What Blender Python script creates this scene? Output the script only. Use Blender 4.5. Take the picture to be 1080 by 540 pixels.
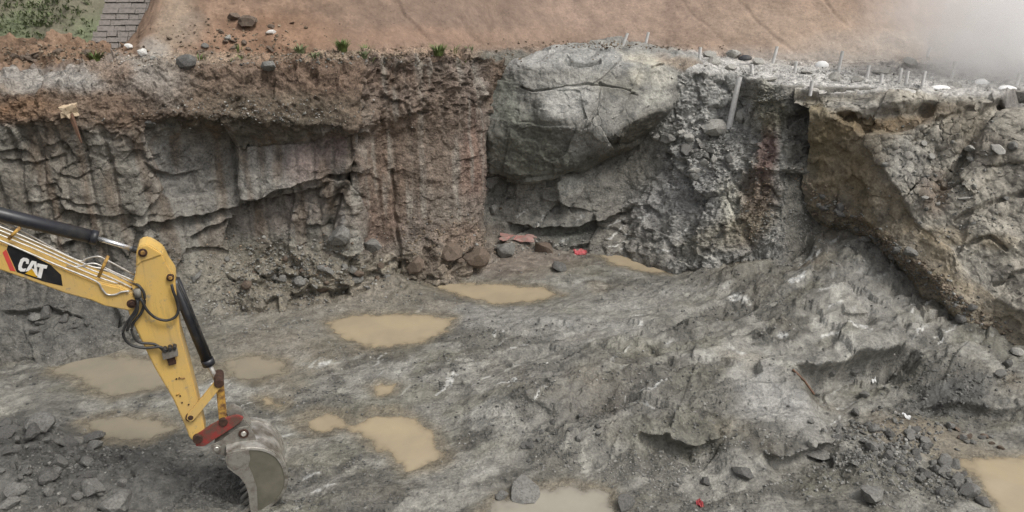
import bpy, bmesh, math, random
import numpy as np
from mathutils import Vector, Matrix

for o in list(bpy.data.objects):
    bpy.data.objects.remove(o, do_unlink=True)
SC = bpy.context.scene
COL = SC.collection
R = math.radians

# ------------------------------------------------------------------ camera, sky, sun, exposure
CAM_Z, PITCH, FPX = 9.0, R(22.0), 848.0           # metres, downward tilt, focal length in px of a 1080 px wide frame
cam_d = bpy.data.cameras.new('camera')
cam_d.sensor_width = 36.0
cam_d.lens = 36.0 * FPX / 1080.0
cam_d.clip_end = 500.0
cam = bpy.data.objects.new('camera', cam_d)
COL.objects.link(cam)
cam.location = (0, 0, CAM_Z)
cam.rotation_euler = (R(90) - PITCH, 0, 0)
SC.camera = cam

SUN_EL, SUN_AZ = R(58), R(125)     # azimuth measured from +Y clockwise (behind the camera, right)
world = bpy.data.worlds.new('World')
SC.world = world
world.use_nodes = True
wn = world.node_tree
wn.nodes.clear()
sky = wn.nodes.new('ShaderNodeTexSky')
sky.sky_type = 'NISHITA'
sky.sun_disc = False
sky.sun_elevation = SUN_EL
sky.sun_rotation = SUN_AZ
sky.air_density = 1.0
sky.dust_density = 6.0
hsv = wn.nodes.new('ShaderNodeHueSaturation')      # an overcast sky is nearly colourless
hsv.inputs['Saturation'].default_value = 0.22
bg = wn.nodes.new('ShaderNodeBackground')
bg.inputs['Strength'].default_value = 0.13
wo = wn.nodes.new('ShaderNodeOutputWorld')
wn.links.new(sky.outputs[0], hsv.inputs['Color'])
wn.links.new(hsv.outputs[0], bg.inputs[0])
wn.links.new(bg.outputs[0], wo.inputs[0])
sun_d = bpy.data.lights.new('sun', 'SUN')
sun_d.energy = 1.5
sun_d.angle = R(16)
sun_d.color = (1.0, 0.965, 0.91)
sun = bpy.data.objects.new('sun', sun_d)
COL.objects.link(sun)
_sd = Vector((math.sin(SUN_AZ) * math.cos(SUN_EL), math.cos(SUN_AZ) * math.cos(SUN_EL), math.sin(SUN_EL)))
sun.rotation_euler = _sd.to_track_quat('Z', 'Y').to_euler()
sun.location = (10, -10, 30)
SC.view_settings.view_transform = 'Standard'
SC.view_settings.look = 'None'
SC.view_settings.gamma = 1.0
SC.view_settings.use_curve_mapping = False
SC.view_settings.exposure = 0.2
SC.render.engine = 'CYCLES'
SC.cycles.use_denoising = True
SC.cycles.denoising_prefilter = 'NONE'
SC.cycles.max_bounces = 20
SC.cycles.diffuse_bounces = 3
SC.cycles.glossy_bounces = 2
SC.cycles.volume_bounces = 20
SC.cycles.transparent_max_bounces = 8

# ------------------------------------------------------------------ survey: photo bearing -> ground point
CP, SP = math.cos(PITCH), math.sin(PITCH)
def at_y(px, py, Y):
    """point on the bearing (px,py) at distance Y in front of the camera foot"""
    xr = (np.asarray(px, float) - 540.0) / FPX
    yr = (270.0 - np.asarray(py, float)) / FPX
    dy = CP + yr * SP
    dz = -SP + yr * CP
    t = np.asarray(Y, float) / dy
    return np.stack(np.broadcast_arrays(xr * t, dy * t, CAM_Z + dz * t), -1)
def at_z(px, py, z):
    xr = (np.asarray(px, float) - 540.0) / FPX
    yr = (270.0 - np.asarray(py, float)) / FPX
    dy = CP + yr * SP
    dz = -SP + yr * CP
    t = (np.asarray(z, float) - CAM_Z) / dz
    return np.stack(np.broadcast_arrays(xr * t, dy * t, CAM_Z + dz * t), -1)
def project(P):
    x, y, z = P[..., 0], P[..., 1], P[..., 2] - CAM_Z
    d = np.maximum(y * CP - z * SP, 0.1)
    u = y * SP + z * CP
    return 540 + FPX * x / d, 270 - FPX * u / d, d

# ------------------------------------------------------------------ numpy noise
_rs = np.random.RandomState(11)
TAB = _rs.rand(64, 64, 64, 4).astype(np.float32)
GT = TAB[..., :3] * 2 - 1
GT = GT / (np.linalg.norm(GT, axis=-1, keepdims=True) + 1e-6)
def gnoise(p, s=1.0, seed=0):
    p = (p * s + np.array([17.31, 5.77, 9.13]) * (seed + 1)).astype(np.float32)
    fl = np.floor(p); i = fl.astype(np.int32); f = p - fl
    u = f * f * f * (f * (f * 6 - 15) + 10)
    out = np.zeros(p.shape[:-1], np.float32)
    for dx in (0, 1):
        wx = u[..., 0] if dx else 1 - u[..., 0]
        for dy in (0, 1):
            wy = wx * (u[..., 1] if dy else 1 - u[..., 1])
            for dz in (0, 1):
                w = wy * (u[..., 2] if dz else 1 - u[..., 2])
                g = GT[(i[..., 0] + dx) & 63, (i[..., 1] + dy) & 63, (i[..., 2] + dz) & 63]
                out += w * (g[..., 0] * (f[..., 0] - dx) + g[..., 1] * (f[..., 1] - dy) + g[..., 2] * (f[..., 2] - dz))
    return out * 1.5
def fbm(p, s=1.0, octv=4, gain=0.5, seed=0, ridged=False):
    a, t, out = 1.0, 0.0, 0.0
    for k in range(octv):
        n = gnoise(p, s, seed + k * 3)
        if ridged:
            n = 1 - 2 * np.abs(n)
        out = out + a * n; t += a
        a *= gain; s *= 2.03
    return out / t
def cells(p, s=1.0, seed=0, tilt=0.9):
    """fractured-rock relief: every cell is a tilted facet; returns (height, distance to joint, cell random)"""
    p = (p * s + np.array([3.7, 11.9, 7.3]) * (seed + 1)).astype(np.float32)
    fl = np.floor(p); i = fl.astype(np.int32)
    sh = p.shape[:-1]
    d1 = np.full(sh, 9., np.float32); d2 = np.full(sh, 9., np.float32)
    h = np.zeros(sh, np.float32); rnd = np.zeros(sh, np.float32)
    for dx in (-1, 0, 1):
        for dy in (-1, 0, 1):
            for dz in (-1, 0, 1):
                a, b, c = (i[..., 0] + dx) & 63, (i[..., 1] + dy) & 63, (i[..., 2] + dz) & 63
                q = TAB[a, b, c]
                e = p - fl - np.array([dx, dy, dz], np.float32) - q[..., :3]
                d = np.einsum('...i,...i->...', e, e)
                g = GT[(a + 31) & 63, (b + 13) & 63, c]
                hh = (q[..., 3] - 0.5) + tilt * np.einsum('...i,...i->...', e, g)
                m = d < d1
                d2 = np.where(m, d1, np.minimum(d2, d))
                h = np.where(m, hh, h); rnd = np.where(m, q[..., 3], rnd)
                d1 = np.where(m, d, d1)
    return h, np.sqrt(d2) - np.sqrt(d1), rnd
def sstep(a, b, x):
    t = np.clip((x - a) / (b - a + 1e-9), 0, 1)
    return t * t * (3 - 2 * t)
def rotxy(P, ang, sx, sy, sz=1.0):
    c, s = math.cos(ang), math.sin(ang)
    return np.stack([(P[..., 0] * c + P[..., 1] * s) * sx, (-P[..., 0] * s + P[..., 1] * c) * sy, P[..., 2] * sz], -1)

# ------------------------------------------------------------------ materials
MATS = {}
class NT:
    def __init__(s, name):
        s.m = bpy.data.materials.new(name); s.m.use_nodes = True
        s.t = s.m.node_tree; s.b = s.t.nodes['Principled BSDF']; s.out = s.t.nodes['Material Output']
        s.tc = s.t.nodes.new('ShaderNodeTexCoord')
        MATS[name] = s.m
    def n(s, typ, **kw):
        nd = s.t.nodes.new(typ)
        for k, v in kw.items():
            if k.startswith('i_'):
                key = k[2:]
                nd.inputs[int(key) if key.isdigit() else key.replace('_', ' ')].default_value = v
            else:
                setattr(nd, k, v)
        return nd
    def l(s, a, b): s.t.links.new(a, b)
    def noise(s, scale, detail=4, rough=0.55, coord='Object', vec=None):
        nd = s.n('ShaderNodeTexNoise', i_Scale=scale, i_Detail=detail, i_Roughness=rough)
        s.l(vec or s.tc.outputs[coord], nd.inputs['Vector'])
        return nd.outputs['Fac']
    def ramp(s, src, a, b, ca, cb):
        r = s.n('ShaderNodeValToRGB')
        r.color_ramp.elements[0].position = a; r.color_ramp.elements[1].position = b
        r.color_ramp.elements[0].color = (*ca, 1) if len(ca) == 3 else ca
        r.color_ramp.elements[1].color = (*cb, 1) if len(cb) == 3 else cb
        s.l(src, r.inputs[0]); return r.outputs[0]
    def mix(s, fac, a, b, blend='MIX'):
        m = s.n('ShaderNodeMix', data_type='RGBA', blend_type=blend)
        for v, i in ((fac, 0), (a, 6), (b, 7)):
            if isinstance(v, (int, float)): m.inputs[i].default_value = v
            elif isinstance(v, tuple): m.inputs[i].default_value = (*v, 1)
            else: s.l(v, m.inputs[i])
        return m.outputs[2]
    def math(s, op, a, b=None, clamp=False):
        m = s.n('ShaderNodeMath', operation=op, use_clamp=clamp)
        for i, v in enumerate((a, b)):
            if v is None: continue
            if isinstance(v, (int, float)): m.inputs[i].default_value = v
            else: s.l(v, m.inputs[i])
        return m.outputs[0]
    def bump(s, h, strength, dist):
        b = s.n('ShaderNodeBump', i_Strength=strength, i_Distance=dist)
        s.l(h, b.inputs['Height']); s.l(b.outputs[0], s.b.inputs['Normal'])

def ground_mat(name, var=0.5, bump=0.6, dist=0.03, fine=26.0, rlo=0.55, rhi=0.92, spec=0.35, crack=0.0):
    """colour comes from what the ground is made of plus some painted shade (attribute Col; alpha = wetness), grain and relief from noise"""
    t = NT(name)
    at = t.n('ShaderNodeAttribute', attribute_name='Col')
    n1 = t.noise(fine * 0.22, 6, 0.62); n2 = t.noise(fine, 5, 0.65); n3 = t.noise(fine * 3.4, 3, 0.6)
    vor = t.n('ShaderNodeTexVoronoi', i_Scale=fine * 0.55); t.l(t.tc.outputs['Object'], vor.inputs['Vector'])
    g = t.math('ADD', t.math('MULTIPLY', n1, 0.45), t.math('ADD', t.math('MULTIPLY', n2, 0.38), t.math('MULTIPLY', n3, 0.2)))
    lo, hi = 1 - var, 1 + var * 1.1
    c = t.mix(1.0, at.outputs['Color'], t.ramp(g, 0.42, 0.62, (lo, lo, lo), (hi, hi, hi * 0.98)), 'MULTIPLY')
    sp = t.ramp(t.noise(fine * 2.1, 2, 0.5), 0.66, 0.74, (1, 1, 1), (1.5, 1.48, 1.42))      # pale chips
    c = t.mix(1.0, c, sp, 'MULTIPLY')
    sd = t.ramp(t.noise(fine * 1.3, 3, 0.6), 0.28, 0.36, (0.55, 0.55, 0.55), (1, 1, 1))     # dark grit
    c = t.mix(1.0, c, sd, 'MULTIPLY')
    crk = None
    if crack > 0:                                                                           # dirt-filled joints
        wv = t.n('ShaderNodeMix', data_type='VECTOR', i_0=0.18)
        nz = t.n('ShaderNodeTexNoise', i_Scale=2.2, i_Detail=4.0); t.l(t.tc.outputs['Object'], nz.inputs['Vector'])
        t.l(t.tc.outputs['Object'], wv.inputs[4]); t.l(nz.outputs['Color'], wv.inputs[5])
        for sc_, wd, amt in ((3.4, 0.028, crack), (9.0, 0.05, crack * 0.7)):
            v2 = t.n('ShaderNodeTexVoronoi', feature='DISTANCE_TO_EDGE', i_Scale=sc_); t.l(wv.outputs[1], v2.inputs['Vector'])
            ln = t.ramp(v2.outputs['Distance'], 0.0, wd, (1, 1, 1), (0, 0, 0))
            mk = t.ramp(t.noise(sc_ * 0.35, 3), 0.48, 0.6, (0, 0, 0), (1, 1, 1))
            k = t.math('MULTIPLY', t.math('MULTIPLY', ln, mk), amt)
            c = t.mix(k, c, (0.035, 0.032, 0.028))
            crk = k if crk is None else t.math('ADD', crk, k)
    t.l(c, t.b.inputs['Base Color'])
    r = t.math('SUBTRACT', t.math('ADD', rlo, t.math('MULTIPLY', n2, rhi - rlo + 0.1)), t.math('MULTIPLY', at.outputs['Alpha'], 0.32), True)
    t.l(r, t.b.inputs['Roughness'])
    t.b.inputs['Specular IOR Level'].default_value = spec
    h = t.math('ADD', t.math('MULTIPLY', n1, 1.2), t.math('ADD', t.math('MULTIPLY', n2, 0.6), t.math('MULTIPLY', t.math('MINIMUM', vor.outputs['Distance'], 0.5), -0.5)))
    if crk is not None: h = t.math('SUBTRACT', h, t.math('MULTIPLY', crk, 1.2))
    t.bump(h, bump, dist)
    return t.m
ground_mat('mud', 0.42, 1.0, 0.045, 20, 0.48, 0.88, 0.45)
ground_mat('rock', 0.48, 0.9, 0.04, 18, 0.6, 0.95, 0.3, 0.35)
ground_mat('massive_rock', 0.42, 0.8, 0.035, 16, 0.55, 0.9, 0.35)
ground_mat('soil', 0.55, 0.95, 0.05, 20, 0.75, 1.0, 0.15)
ground_mat('slope', 0.2, 0.6, 0.03, 12, 0.8, 1.0, 0.1)

def machine_paint():
    t = NT('paint_yellow')
    fade = t.ramp(t.noise(1.6, 4, 0.6), 0.38, 0.68, (0, 0, 0), (1, 1, 1))
    c = t.mix(fade, (0.66, 0.43, 0.12), (0.56, 0.385, 0.15))
    mp = t.n('ShaderNodeMapping'); mp.inputs['Scale'].default_value = (9.0, 9.0, 0.9); t.l(t.tc.outputs['Object'], mp.inputs['Vector'])
    run = t.ramp(t.noise(1.0, 5, 0.65, vec=mp.outputs[0]), 0.54, 0.72, (0, 0, 0), (0.55, 0.55, 0.55))     # dirty runs
    c = t.mix(run, c, (0.25, 0.19, 0.11))
    mud = t.ramp(t.noise(7.0, 8, 0.72), 0.585, 0.66, (0, 0, 0), (0.75, 0.75, 0.75))                       # dried mud
    c = t.mix(mud, c, (0.27, 0.24, 0.19))
    chip = t.ramp(t.noise(34.0, 4, 0.6), 0.69, 0.72, (0, 0, 0), (1, 1, 1))
    c = t.mix(chip, c, (0.07, 0.045, 0.03))
    t.l(c, t.b.inputs['Base Color'])
    t.l(t.math('ADD', 0.38, t.math('MULTIPLY', mud, 0.45), True), t.b.inputs['Roughness'])
    t.bump(t.math('ADD', mud, t.noise(20.0, 3)), 0.12, 0.01)
machine_paint()
def plain(name, col, rough=0.6, metal=0.0, dirt=None, dscale=6.0, damt=(0.45, 0.7), bump=0.0, spec=0.5):
    t = NT(name)
    t.b.inputs['Roughness'].default_value = rough
    t.b.inputs['Metallic'].default_value = metal
    t.b.inputs['Specular IOR Level'].default_value = spec
    n = t.noise(dscale, 6, 0.65)
    if dirt is None:
        dirt = tuple(c * 0.7 for c in col)
    f = t.ramp(n, damt[0], damt[1], (0, 0, 0), (1, 1, 1))
    t.l(t.mix(f, col, dirt), t.b.inputs['Base Color'])
    t.l(t.math('ADD', rough - 0.1, t.math('MULTIPLY', t.noise(dscale * 4, 3), 0.2), True), t.b.inputs['Roughness'])
    if bump:
        t.bump(t.noise(dscale * 3, 4), bump, 0.02)
    return t.m
plain('stone_grey', (0.21, 0.205, 0.19), 0.85, 0, (0.11, 0.105, 0.095), 7, (0.4, 0.65), 0.7, 0.3)
plain('stone_pale', (0.36, 0.35, 0.32), 0.85, 0, (0.2, 0.19, 0.17), 8, (0.45, 0.7), 0.6, 0.3)
plain('stone_dark', (0.145, 0.14, 0.13), 0.75, 0, (0.075, 0.072, 0.067), 7, (0.4, 0.65), 0.8, 0.4)
plain('stone_brown', (0.165, 0.128, 0.10), 0.9, 0, (0.105, 0.082, 0.064), 8, (0.4, 0.65), 0.7, 0.2)
plain('stone_white', (0.62, 0.61, 0.58), 0.9, 0, (0.42, 0.40, 0.36), 10, (0.5, 0.75), 0.4, 0.2)
plain('masonry', (0.25, 0.225, 0.205), 0.9, 0, (0.15, 0.135, 0.12), 3, (0.4, 0.65), 0.5, 0.2)
plain('mortar', (0.15, 0.135, 0.12), 0.95, 0, (0.1, 0.09, 0.08), 5, (0.4, 0.65), 0.4, 0.1)
plain('paint_yellow_worn', (0.50, 0.29, 0.06), 0.6, 0, (0.12, 0.06, 0.03), 9, (0.42, 0.62), 0.2)
plain('paint_black', (0.018, 0.019, 0.024), 0.4, 0, (0.05, 0.047, 0.042), 5, (0.5, 0.8))
plain('paint_red', (0.24, 0.034, 0.028), 0.6, 0, (0.11, 0.06, 0.045), 9, (0.42, 0.62), 0.25)
plain('chrome', (0.82, 0.82, 0.82), 0.25, 0.85, (0.6, 0.6, 0.6), 12, (0.55, 0.8))
plain('steel_tube', (0.55, 0.53, 0.49), 0.4, 0.55, (0.32, 0.29, 0.25), 14, (0.45, 0.75))
plain('rust', (0.075, 0.036, 0.022), 0.8, 0.2, (0.03, 0.017, 0.013), 18, (0.4, 0.65), 0.4)
plain('steel_worn', (0.56, 0.54, 0.50), 0.36, 0.6, (0.20, 0.18, 0.15), 4.0, (0.40, 0.62), 0.15)
plain('steel_muddy', (0.145, 0.134, 0.10), 0.7, 0.05, (0.085, 0.08, 0.06), 2.5, (0.35, 0.7), 0.12)
plain('steel_dusty', (0.21, 0.198, 0.172), 0.7, 0.1, (0.105, 0.085, 0.07), 8, (0.45, 0.7), 0.3)
plain('rubber', (0.022, 0.021, 0.021), 0.55, 0, (0.06, 0.055, 0.05), 9, (0.45, 0.75))
plain('decal_black', (0.012, 0.012, 0.014), 0.45, 0, (0.03, 0.028, 0.026), 6)
plain('decal_white', (0.78, 0.77, 0.74), 0.45, 0, (0.66, 0.63, 0.58), 8)
plain('decal_red', (0.62, 0.075, 0.06), 0.45, 0, (0.5, 0.09, 0.07), 8)
plain('decal_yellow', (0.62, 0.36, 0.03), 0.45)
plain('glass_dark', (0.02, 0.024, 0.026), 0.1)
plain('pipe_dusty', (0.62, 0.61, 0.59), 0.8, 0, (0.45, 0.44, 0.42), 12, (0.45, 0.75), 0, 0.2)
plain('sack_white', (0.80, 0.80, 0.79), 0.7, 0, (0.66, 0.65, 0.62), 7, (0.5, 0.8), 0.2, 0.3)
plain('sack_dark', (0.035, 0.035, 0.04), 0.7, 0, (0.09, 0.085, 0.08), 7, (0.45, 0.7), 0.3)
plain('wood_fresh', (0.50, 0.40, 0.28), 0.8, 0, (0.30, 0.22, 0.15), 10, (0.45, 0.7), 0.4, 0.2)
plain('plastic_red', (0.40, 0.06, 0.07), 0.5, 0, (0.32, 0.12, 0.10), 8, (0.45, 0.7), 0.2)
plain('plastic_pinkish', (0.34, 0.15, 0.13), 0.6, 0, (0.25, 0.19, 0.16), 6, (0.4, 0.65), 0.2)
plain('wood_rusty', (0.20, 0.11, 0.07), 0.8, 0, (0.11, 0.07, 0.05), 12, (0.4, 0.7), 0.3)
plain('leaf_green', (0.075, 0.125, 0.03), 0.6, 0, (0.14, 0.17, 0.05), 3, (0.35, 0.7))
plain('leaf_olive', (0.17, 0.20, 0.10), 0.8, 0, (0.11, 0.14, 0.06), 1.2, (0.35, 0.65))
def water_mat():
    """turbid water: opacity grows with the depth stored on the surface (attribute Col, red = depth in metres)"""
    for nm, c1, c2, rough in (('muddy_water', (0.37, 0.302, 0.20), (0.29, 0.242, 0.17), 0.04), ('grey_water', (0.275, 0.238, 0.175), (0.225, 0.2, 0.155), 0.06), ('pale_water', (0.31, 0.285, 0.23), (0.26, 0.24, 0.20), 0.05)):
        t = NT(nm)
        t.l(t.mix(t.ramp(t.noise(0.9, 4, 0.6), 0.35, 0.7, (0, 0, 0), (1, 1, 1)), c1, c2), t.b.inputs['Base Color'])
        t.b.inputs['Roughness'].default_value = rough
        t.b.inputs['IOR'].default_value = 1.33
        t.bump(t.noise(5.0, 2), 0.03, 0.02)
        at = t.n('ShaderNodeAttribute', attribute_name='Col')
        sp = t.n('ShaderNodeSeparateColor'); t.l(at.outputs['Color'], sp.inputs[0])
        e = t.math('POWER', 2.71828, t.math('MULTIPLY', sp.outputs[0], -170.0))
        t.l(t.math('SUBTRACT', 1.0, e, True), t.b.inputs['Alpha'])
water_mat()

# ------------------------------------------------------------------ object helpers
def tag(o, label=None, cat=None, group=None, kind=None):
    if label: o['label'] = label
    if cat: o['category'] = cat
    if group: o['group'] = group
    if kind: o['kind'] = kind
    return o
def link(name, me, mat=None, parent=None):
    o = bpy.data.objects.new(name, me)
    COL.objects.link(o)
    if mat is not None and me is not None:
        me.materials.append(MATS[mat] if isinstance(mat, str) else mat)
    if parent is not None:
        o.parent = parent
    return o
def empty(name, loc):
    o = bpy.data.objects.new(name, None)
    o.empty_display_size = 0.2
    o.location = loc
    COL.objects.link(o)
    return o
def np_mesh(name, V, F, smooth=True, col=None):
    V = np.ascontiguousarray(V, np.float32).reshape(-1, 3)
    F = np.ascontiguousarray(F, np.int32)
    me = bpy.data.meshes.new(name)
    me.vertices.add(len(V)); me.vertices.foreach_set('co', V.ravel())
    k = F.shape[1]
    me.loops.add(F.size); me.loops.foreach_set('vertex_index', F.ravel())
    me.polygons.add(len(F))
    me.polygons.foreach_set('loop_start', np.arange(0, F.size, k, dtype=np.int32))
    me.polygons.foreach_set('use_smooth', np.full(len(F), smooth, bool))
    if col is not None:
        a = me.color_attributes.new('Col', 'FLOAT_COLOR', 'POINT')
        a.data.foreach_set('color', np.ascontiguousarray(col, np.float32).ravel())
    me.update(calc_edges=True)
    return me
def grid_faces(nr, nc):
    i = np.arange(nr - 1)[:, None] * nc + np.arange(nc - 1)[None]
    return np.stack([i, i + 1, i + nc + 1, i + nc], -1)
def grid_normals(P):
    du = np.gradient(P, axis=1); dv = np.gradient(P, axis=0)
    n = np.cross(du, dv)
    return n / (np.linalg.norm(n, axis=-1, keepdims=True) + 1e-9)
def blur(A, k, axis):
    """box blur by cumulative sums, edges clamped"""
    if k < 1: return A
    pad = [(0, 0)] * A.ndim; pad[axis] = (k + 1, k)
    c = np.cumsum(np.pad(A, pad, mode='edge'), axis=axis)
    n = A.shape[axis]
    s1 = np.take(c, range(2 * k + 1, 2 * k + 1 + n), axis=axis); s0 = np.take(c, range(0, n), axis=axis)
    return (s1 - s0) / (2 * k + 1)
def sub_object(name, P, C, mask_faces, F, mat):
    f = F[mask_faces]
    idx = np.unique(f)
    remap = np.zeros(P.reshape(-1, 3).shape[0], np.int32); remap[idx] = np.arange(len(idx))
    me = np_mesh(name, P.reshape(-1, 3)[idx], remap[f], True, C.reshape(-1, 4)[idx])
    return tag(link(name, me, mat), kind='structure')
def paint(C, X, Y, cx, cy, rx, ry, ang, col, strength, wet=None, edge=0.35):
    c, s = math.cos(R(ang)), math.sin(R(ang))
    dx, dy = X - cx, Y - cy
    u = (dx * c + dy * s) / rx; v = (-dx * s + dy * c) / ry
    w = (1 - sstep(1 - edge, 1 + edge, np.sqrt(u * u + v * v))) * strength
    C[..., :3] += (np.array(col, np.float32) - C[..., :3]) * w[..., None]
    if wet is not None: C[..., 3] += (wet - C[..., 3]) * w
    return w
def poly_mask(X, Y, pts, soft=4.0):
    """signed distance to a polygon (negative inside)"""
    pts = np.array(pts, float); n = len(pts)
    d = np.full(X.shape, 1e9); inside = np.zeros(X.shape, bool)
    for i in range(n):
        a, b = pts[i], pts[(i + 1) % n]
        e = b - a
        wx, wy = X - a[0], Y - a[1]
        t = np.clip((wx * e[0] + wy * e[1]) / (e @ e + 1e-9), 0, 1)
        d = np.minimum(d, (wx - e[0] * t) ** 2 + (wy - e[1] * t) ** 2)
        if abs(b[1] - a[1]) > 1e-9:
            c = ((a[1] > Y) != (b[1] > Y)) & (X < (b[0] - a[0]) * (Y - a[1]) / (b[1] - a[1]) + a[0])
            inside ^= c
    d = np.sqrt(d)
    return np.where(inside, -d, d)
def line_dist(X, Y, pts):
    pts = np.array(pts, float)
    d = np.full(X.shape, 1e9)
    for a, b in zip(pts[:-1], pts[1:]):
        e = b - a; wx, wy = X - a[0], Y - a[1]
        t = np.clip((wx * e[0] + wy * e[1]) / (e @ e + 1e-9), 0, 1)
        d = np.minimum(d, (wx - e[0] * t) ** 2 + (wy - e[1] * t) ** 2)
    return np.sqrt(d)

ZB = np.full((760, 1280), 1e9); ZP = np.zeros((760, 1280, 3))      # survey buffer: bearing -> nearest ground point
ZA = np.ones((760, 1280))
def survey(P, A=None):
    x, y, d = project(P.reshape(-1, 3))
    xi = np.round(x).astype(int) + 100; yi = np.round(y).astype(int) + 100
    ok = (xi >= 0) & (xi < 1280) & (yi >= 0) & (yi < 760)
    xi, yi, d, Q = xi[ok], yi[ok], d[ok], P.reshape(-1, 3)[ok]
    o = np.argsort(-d)
    xi, yi, d, Q = xi[o], yi[o], d[o], Q[o]
    m = d < ZB[yi, xi]
    xi, yi, d, Q = xi[m], yi[m], d[m], Q[m]
    ZB[yi, xi] = d; ZP[yi, xi] = Q
    ZA[yi, xi] = 1.0 if A is None else A.reshape(-1)[ok][o][m]
def ground_at(px, py):
    x, y = int(round(px)) + 100, int(round(py)) + 100
    for r in range(0, 14):
        b = ZB[max(0, y - r):y + r + 1, max(0, x - r):x + r + 1]
        if b.size and b.min() < 1e8:
            k = np.unravel_index(np.argmin(b), b.shape)
            return ZP[max(0, y - r) + k[0], max(0, x - r) + k[1]].copy()
    return at_z(px, py, 0.0)
# ------------------------------------------------------------------ pit floor
def axis(lo, hi, step, ext_lo, ext_hi, n=26):
    a = np.arange(lo, hi, step)
    l = lo - (lo - ext_lo) * (np.linspace(0, 1, n + 1)[1:] ** 1.6)[::-1]
    h = a[-1] + (ext_hi - a[-1]) * (np.linspace(0, 1, n + 1)[1:] ** 1.6)
    return np.concatenate([l, a, h])
FZ = [  # bearing x, y and level of the floor, metres
    (0, 430, .1), (60, 400, 0), (150, 400, 0), (300, 380, .02), (410, 345, 0), (520, 309, 0), (430, 465, 0), (330, 445, 0), (580, 530, 0), (1045, 510, 0),
    (200, 480, .08), (670, 280, .05), (650, 330, .22), (700, 380, .4), (760, 330, .38), (830, 280, .85), (860, 230, 1.7), (920, 260, 1.45), (950, 320, .75),
    (1000, 340, .55), (880, 342, .72), (800, 400, .5), (720, 425, .65), (600, 420, .45), (560, 360, .3), (900, 425, .25), (1000, 445, .1), (812, 262, .9),
    (780, 285, .4), (730, 300, .15), (690, 320, .15), (1070, 385, .25), (850, 480, .2), (950, 480, .08), (700, 500, .05), (500, 400, .15), (60, 490, .6), (20, 465, .55), (100, 500, .4),
    (100, 530, .5), (200, 530, .15), (262, 536, .12), (330, 520, .1), (450, 530, .05), (820, 530, .05), (380, 400, .06), (250, 350, .1), (100, 440, .03), (470, 360, .12),
    (-200, 430, .1), (-200, 620, .2), (1300, 420, .4), (1300, 650, .1), (540, 700, .0), (200, 800, 0), (900, 800, 0), (600, 280, .1), (450, 290, .3), (900, 225, 2.05), (980, 280, 1.15), (720, 278, .08), (800, 248, 1.0), (840, 262, 1.1)]
fp = np.array(FZ, float); fq = at_z(fp[:, 0], fp[:, 1], fp[:, 2])
PUD = [  # name colour, level, outline in bearings
    ('muddy_water', 0.0, [(450, 300), (480, 298), (530, 300), (575, 304), (594, 311), (570, 317), (520, 320), (485, 312)], 'long tan muddy puddle at the foot of the reddish clay face'),
    ('muddy_water', 0.0, [(345, 340), (370, 333), (420, 330), (478, 335), (470, 350), (440, 362), (395, 367), (360, 356)], 'broad tan muddy puddle in the middle of the pit floor'),
    ('grey_water', 0.0, [(55, 392), (75, 376), (120, 373), (165, 378), (200, 380), (225, 388), (215, 402), (160, 412), (120, 424), (95, 412), (80, 400)], 'wide shallow brown puddle behind the excavator arm'),
    ('grey_water', -0.006, [(240, 382), (262, 375), (300, 380), (300, 394), (270, 404), (245, 398)], 'faint brown puddle to the side of the bucket cylinder'),
    ('muddy_water', 0.0, [(305, 445), (335, 433), (362, 436), (372, 448), (395, 433), (425, 436), (455, 455), (466, 480), (455, 492), (430, 498), (412, 480), (395, 472), (365, 452), (330, 460)], 'two-lobed tan puddle in the mud beside the bucket'),
    ('muddy_water', 0.02, [(390, 408), (402, 404), (416, 406), (414, 414), (400, 417)], 'small tan puddle between the two big puddles'),
    ('pale_water', 0.0, [(505, 545), (525, 525), (560, 512), (600, 512), (640, 520), (645, 550), (600, 575), (540, 575)], 'greyish puddle with a flat grey stone at its edge'),
    ('muddy_water', 0.003, [(1003, 487), (1030, 480), (1062, 482), (1100, 480), (1150, 500), (1150, 545), (1100, 560), (1060, 552), (1040, 530), (1025, 505)], 'tan muddy puddle below the broken rubble and rock spur'),
    ('muddy_water', 0.05, [(628, 266), (650, 266), (680, 274), (712, 284), (708, 290), (680, 287), (650, 280)], 'narrow brown trickle of water under the great boulder'),
    ('grey_water', 0.02, [(85, 445), (120, 436), (165, 440), (185, 452), (160, 466), (110, 466)], 'shallow grey-brown film of water beside the rock heap'),
    ('muddy_water', 0.01, [(270, 420), (282, 419), (302, 428), (298, 433), (282, 428)], 'sliver of brown water close to the excavator bucket'),
]
ax = axis(-24, 1104, 1.25, -520, 1600); ay = axis(256, 560, 1.02, 205, 1100)
gx, gy = np.meshgrid(ax, ay)
F = at_z(gx, gy, 0.0)
fx, fy = F[..., 0], F[..., 1]
num = np.zeros(fx.shape); den = np.zeros(fx.shape)
for q in fq:
    d2 = (fx - q[0]) ** 2 + (fy - q[1]) ** 2
    w = np.exp(-d2 / (2 * 1.0 ** 2)) + 0.002 / (1 + d2 * d2)
    num += w * q[2]; den += w
fz = num / den
base = np.stack([fx, fy, fz], -1)
PX, PY, _ = project(base)
wn1 = fbm(base, 0.45, 3, seed=3); wn2 = fbm(base, 0.45, 3, seed=9)
WX, WY = PX + 16 * wn1, PY + 9 * wn2
smooth_m = sstep(-.05, .3, fbm(base, 0.5, 3, seed=21))                  # 1 = smooth mud, 0 = crumbly spoil
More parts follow.
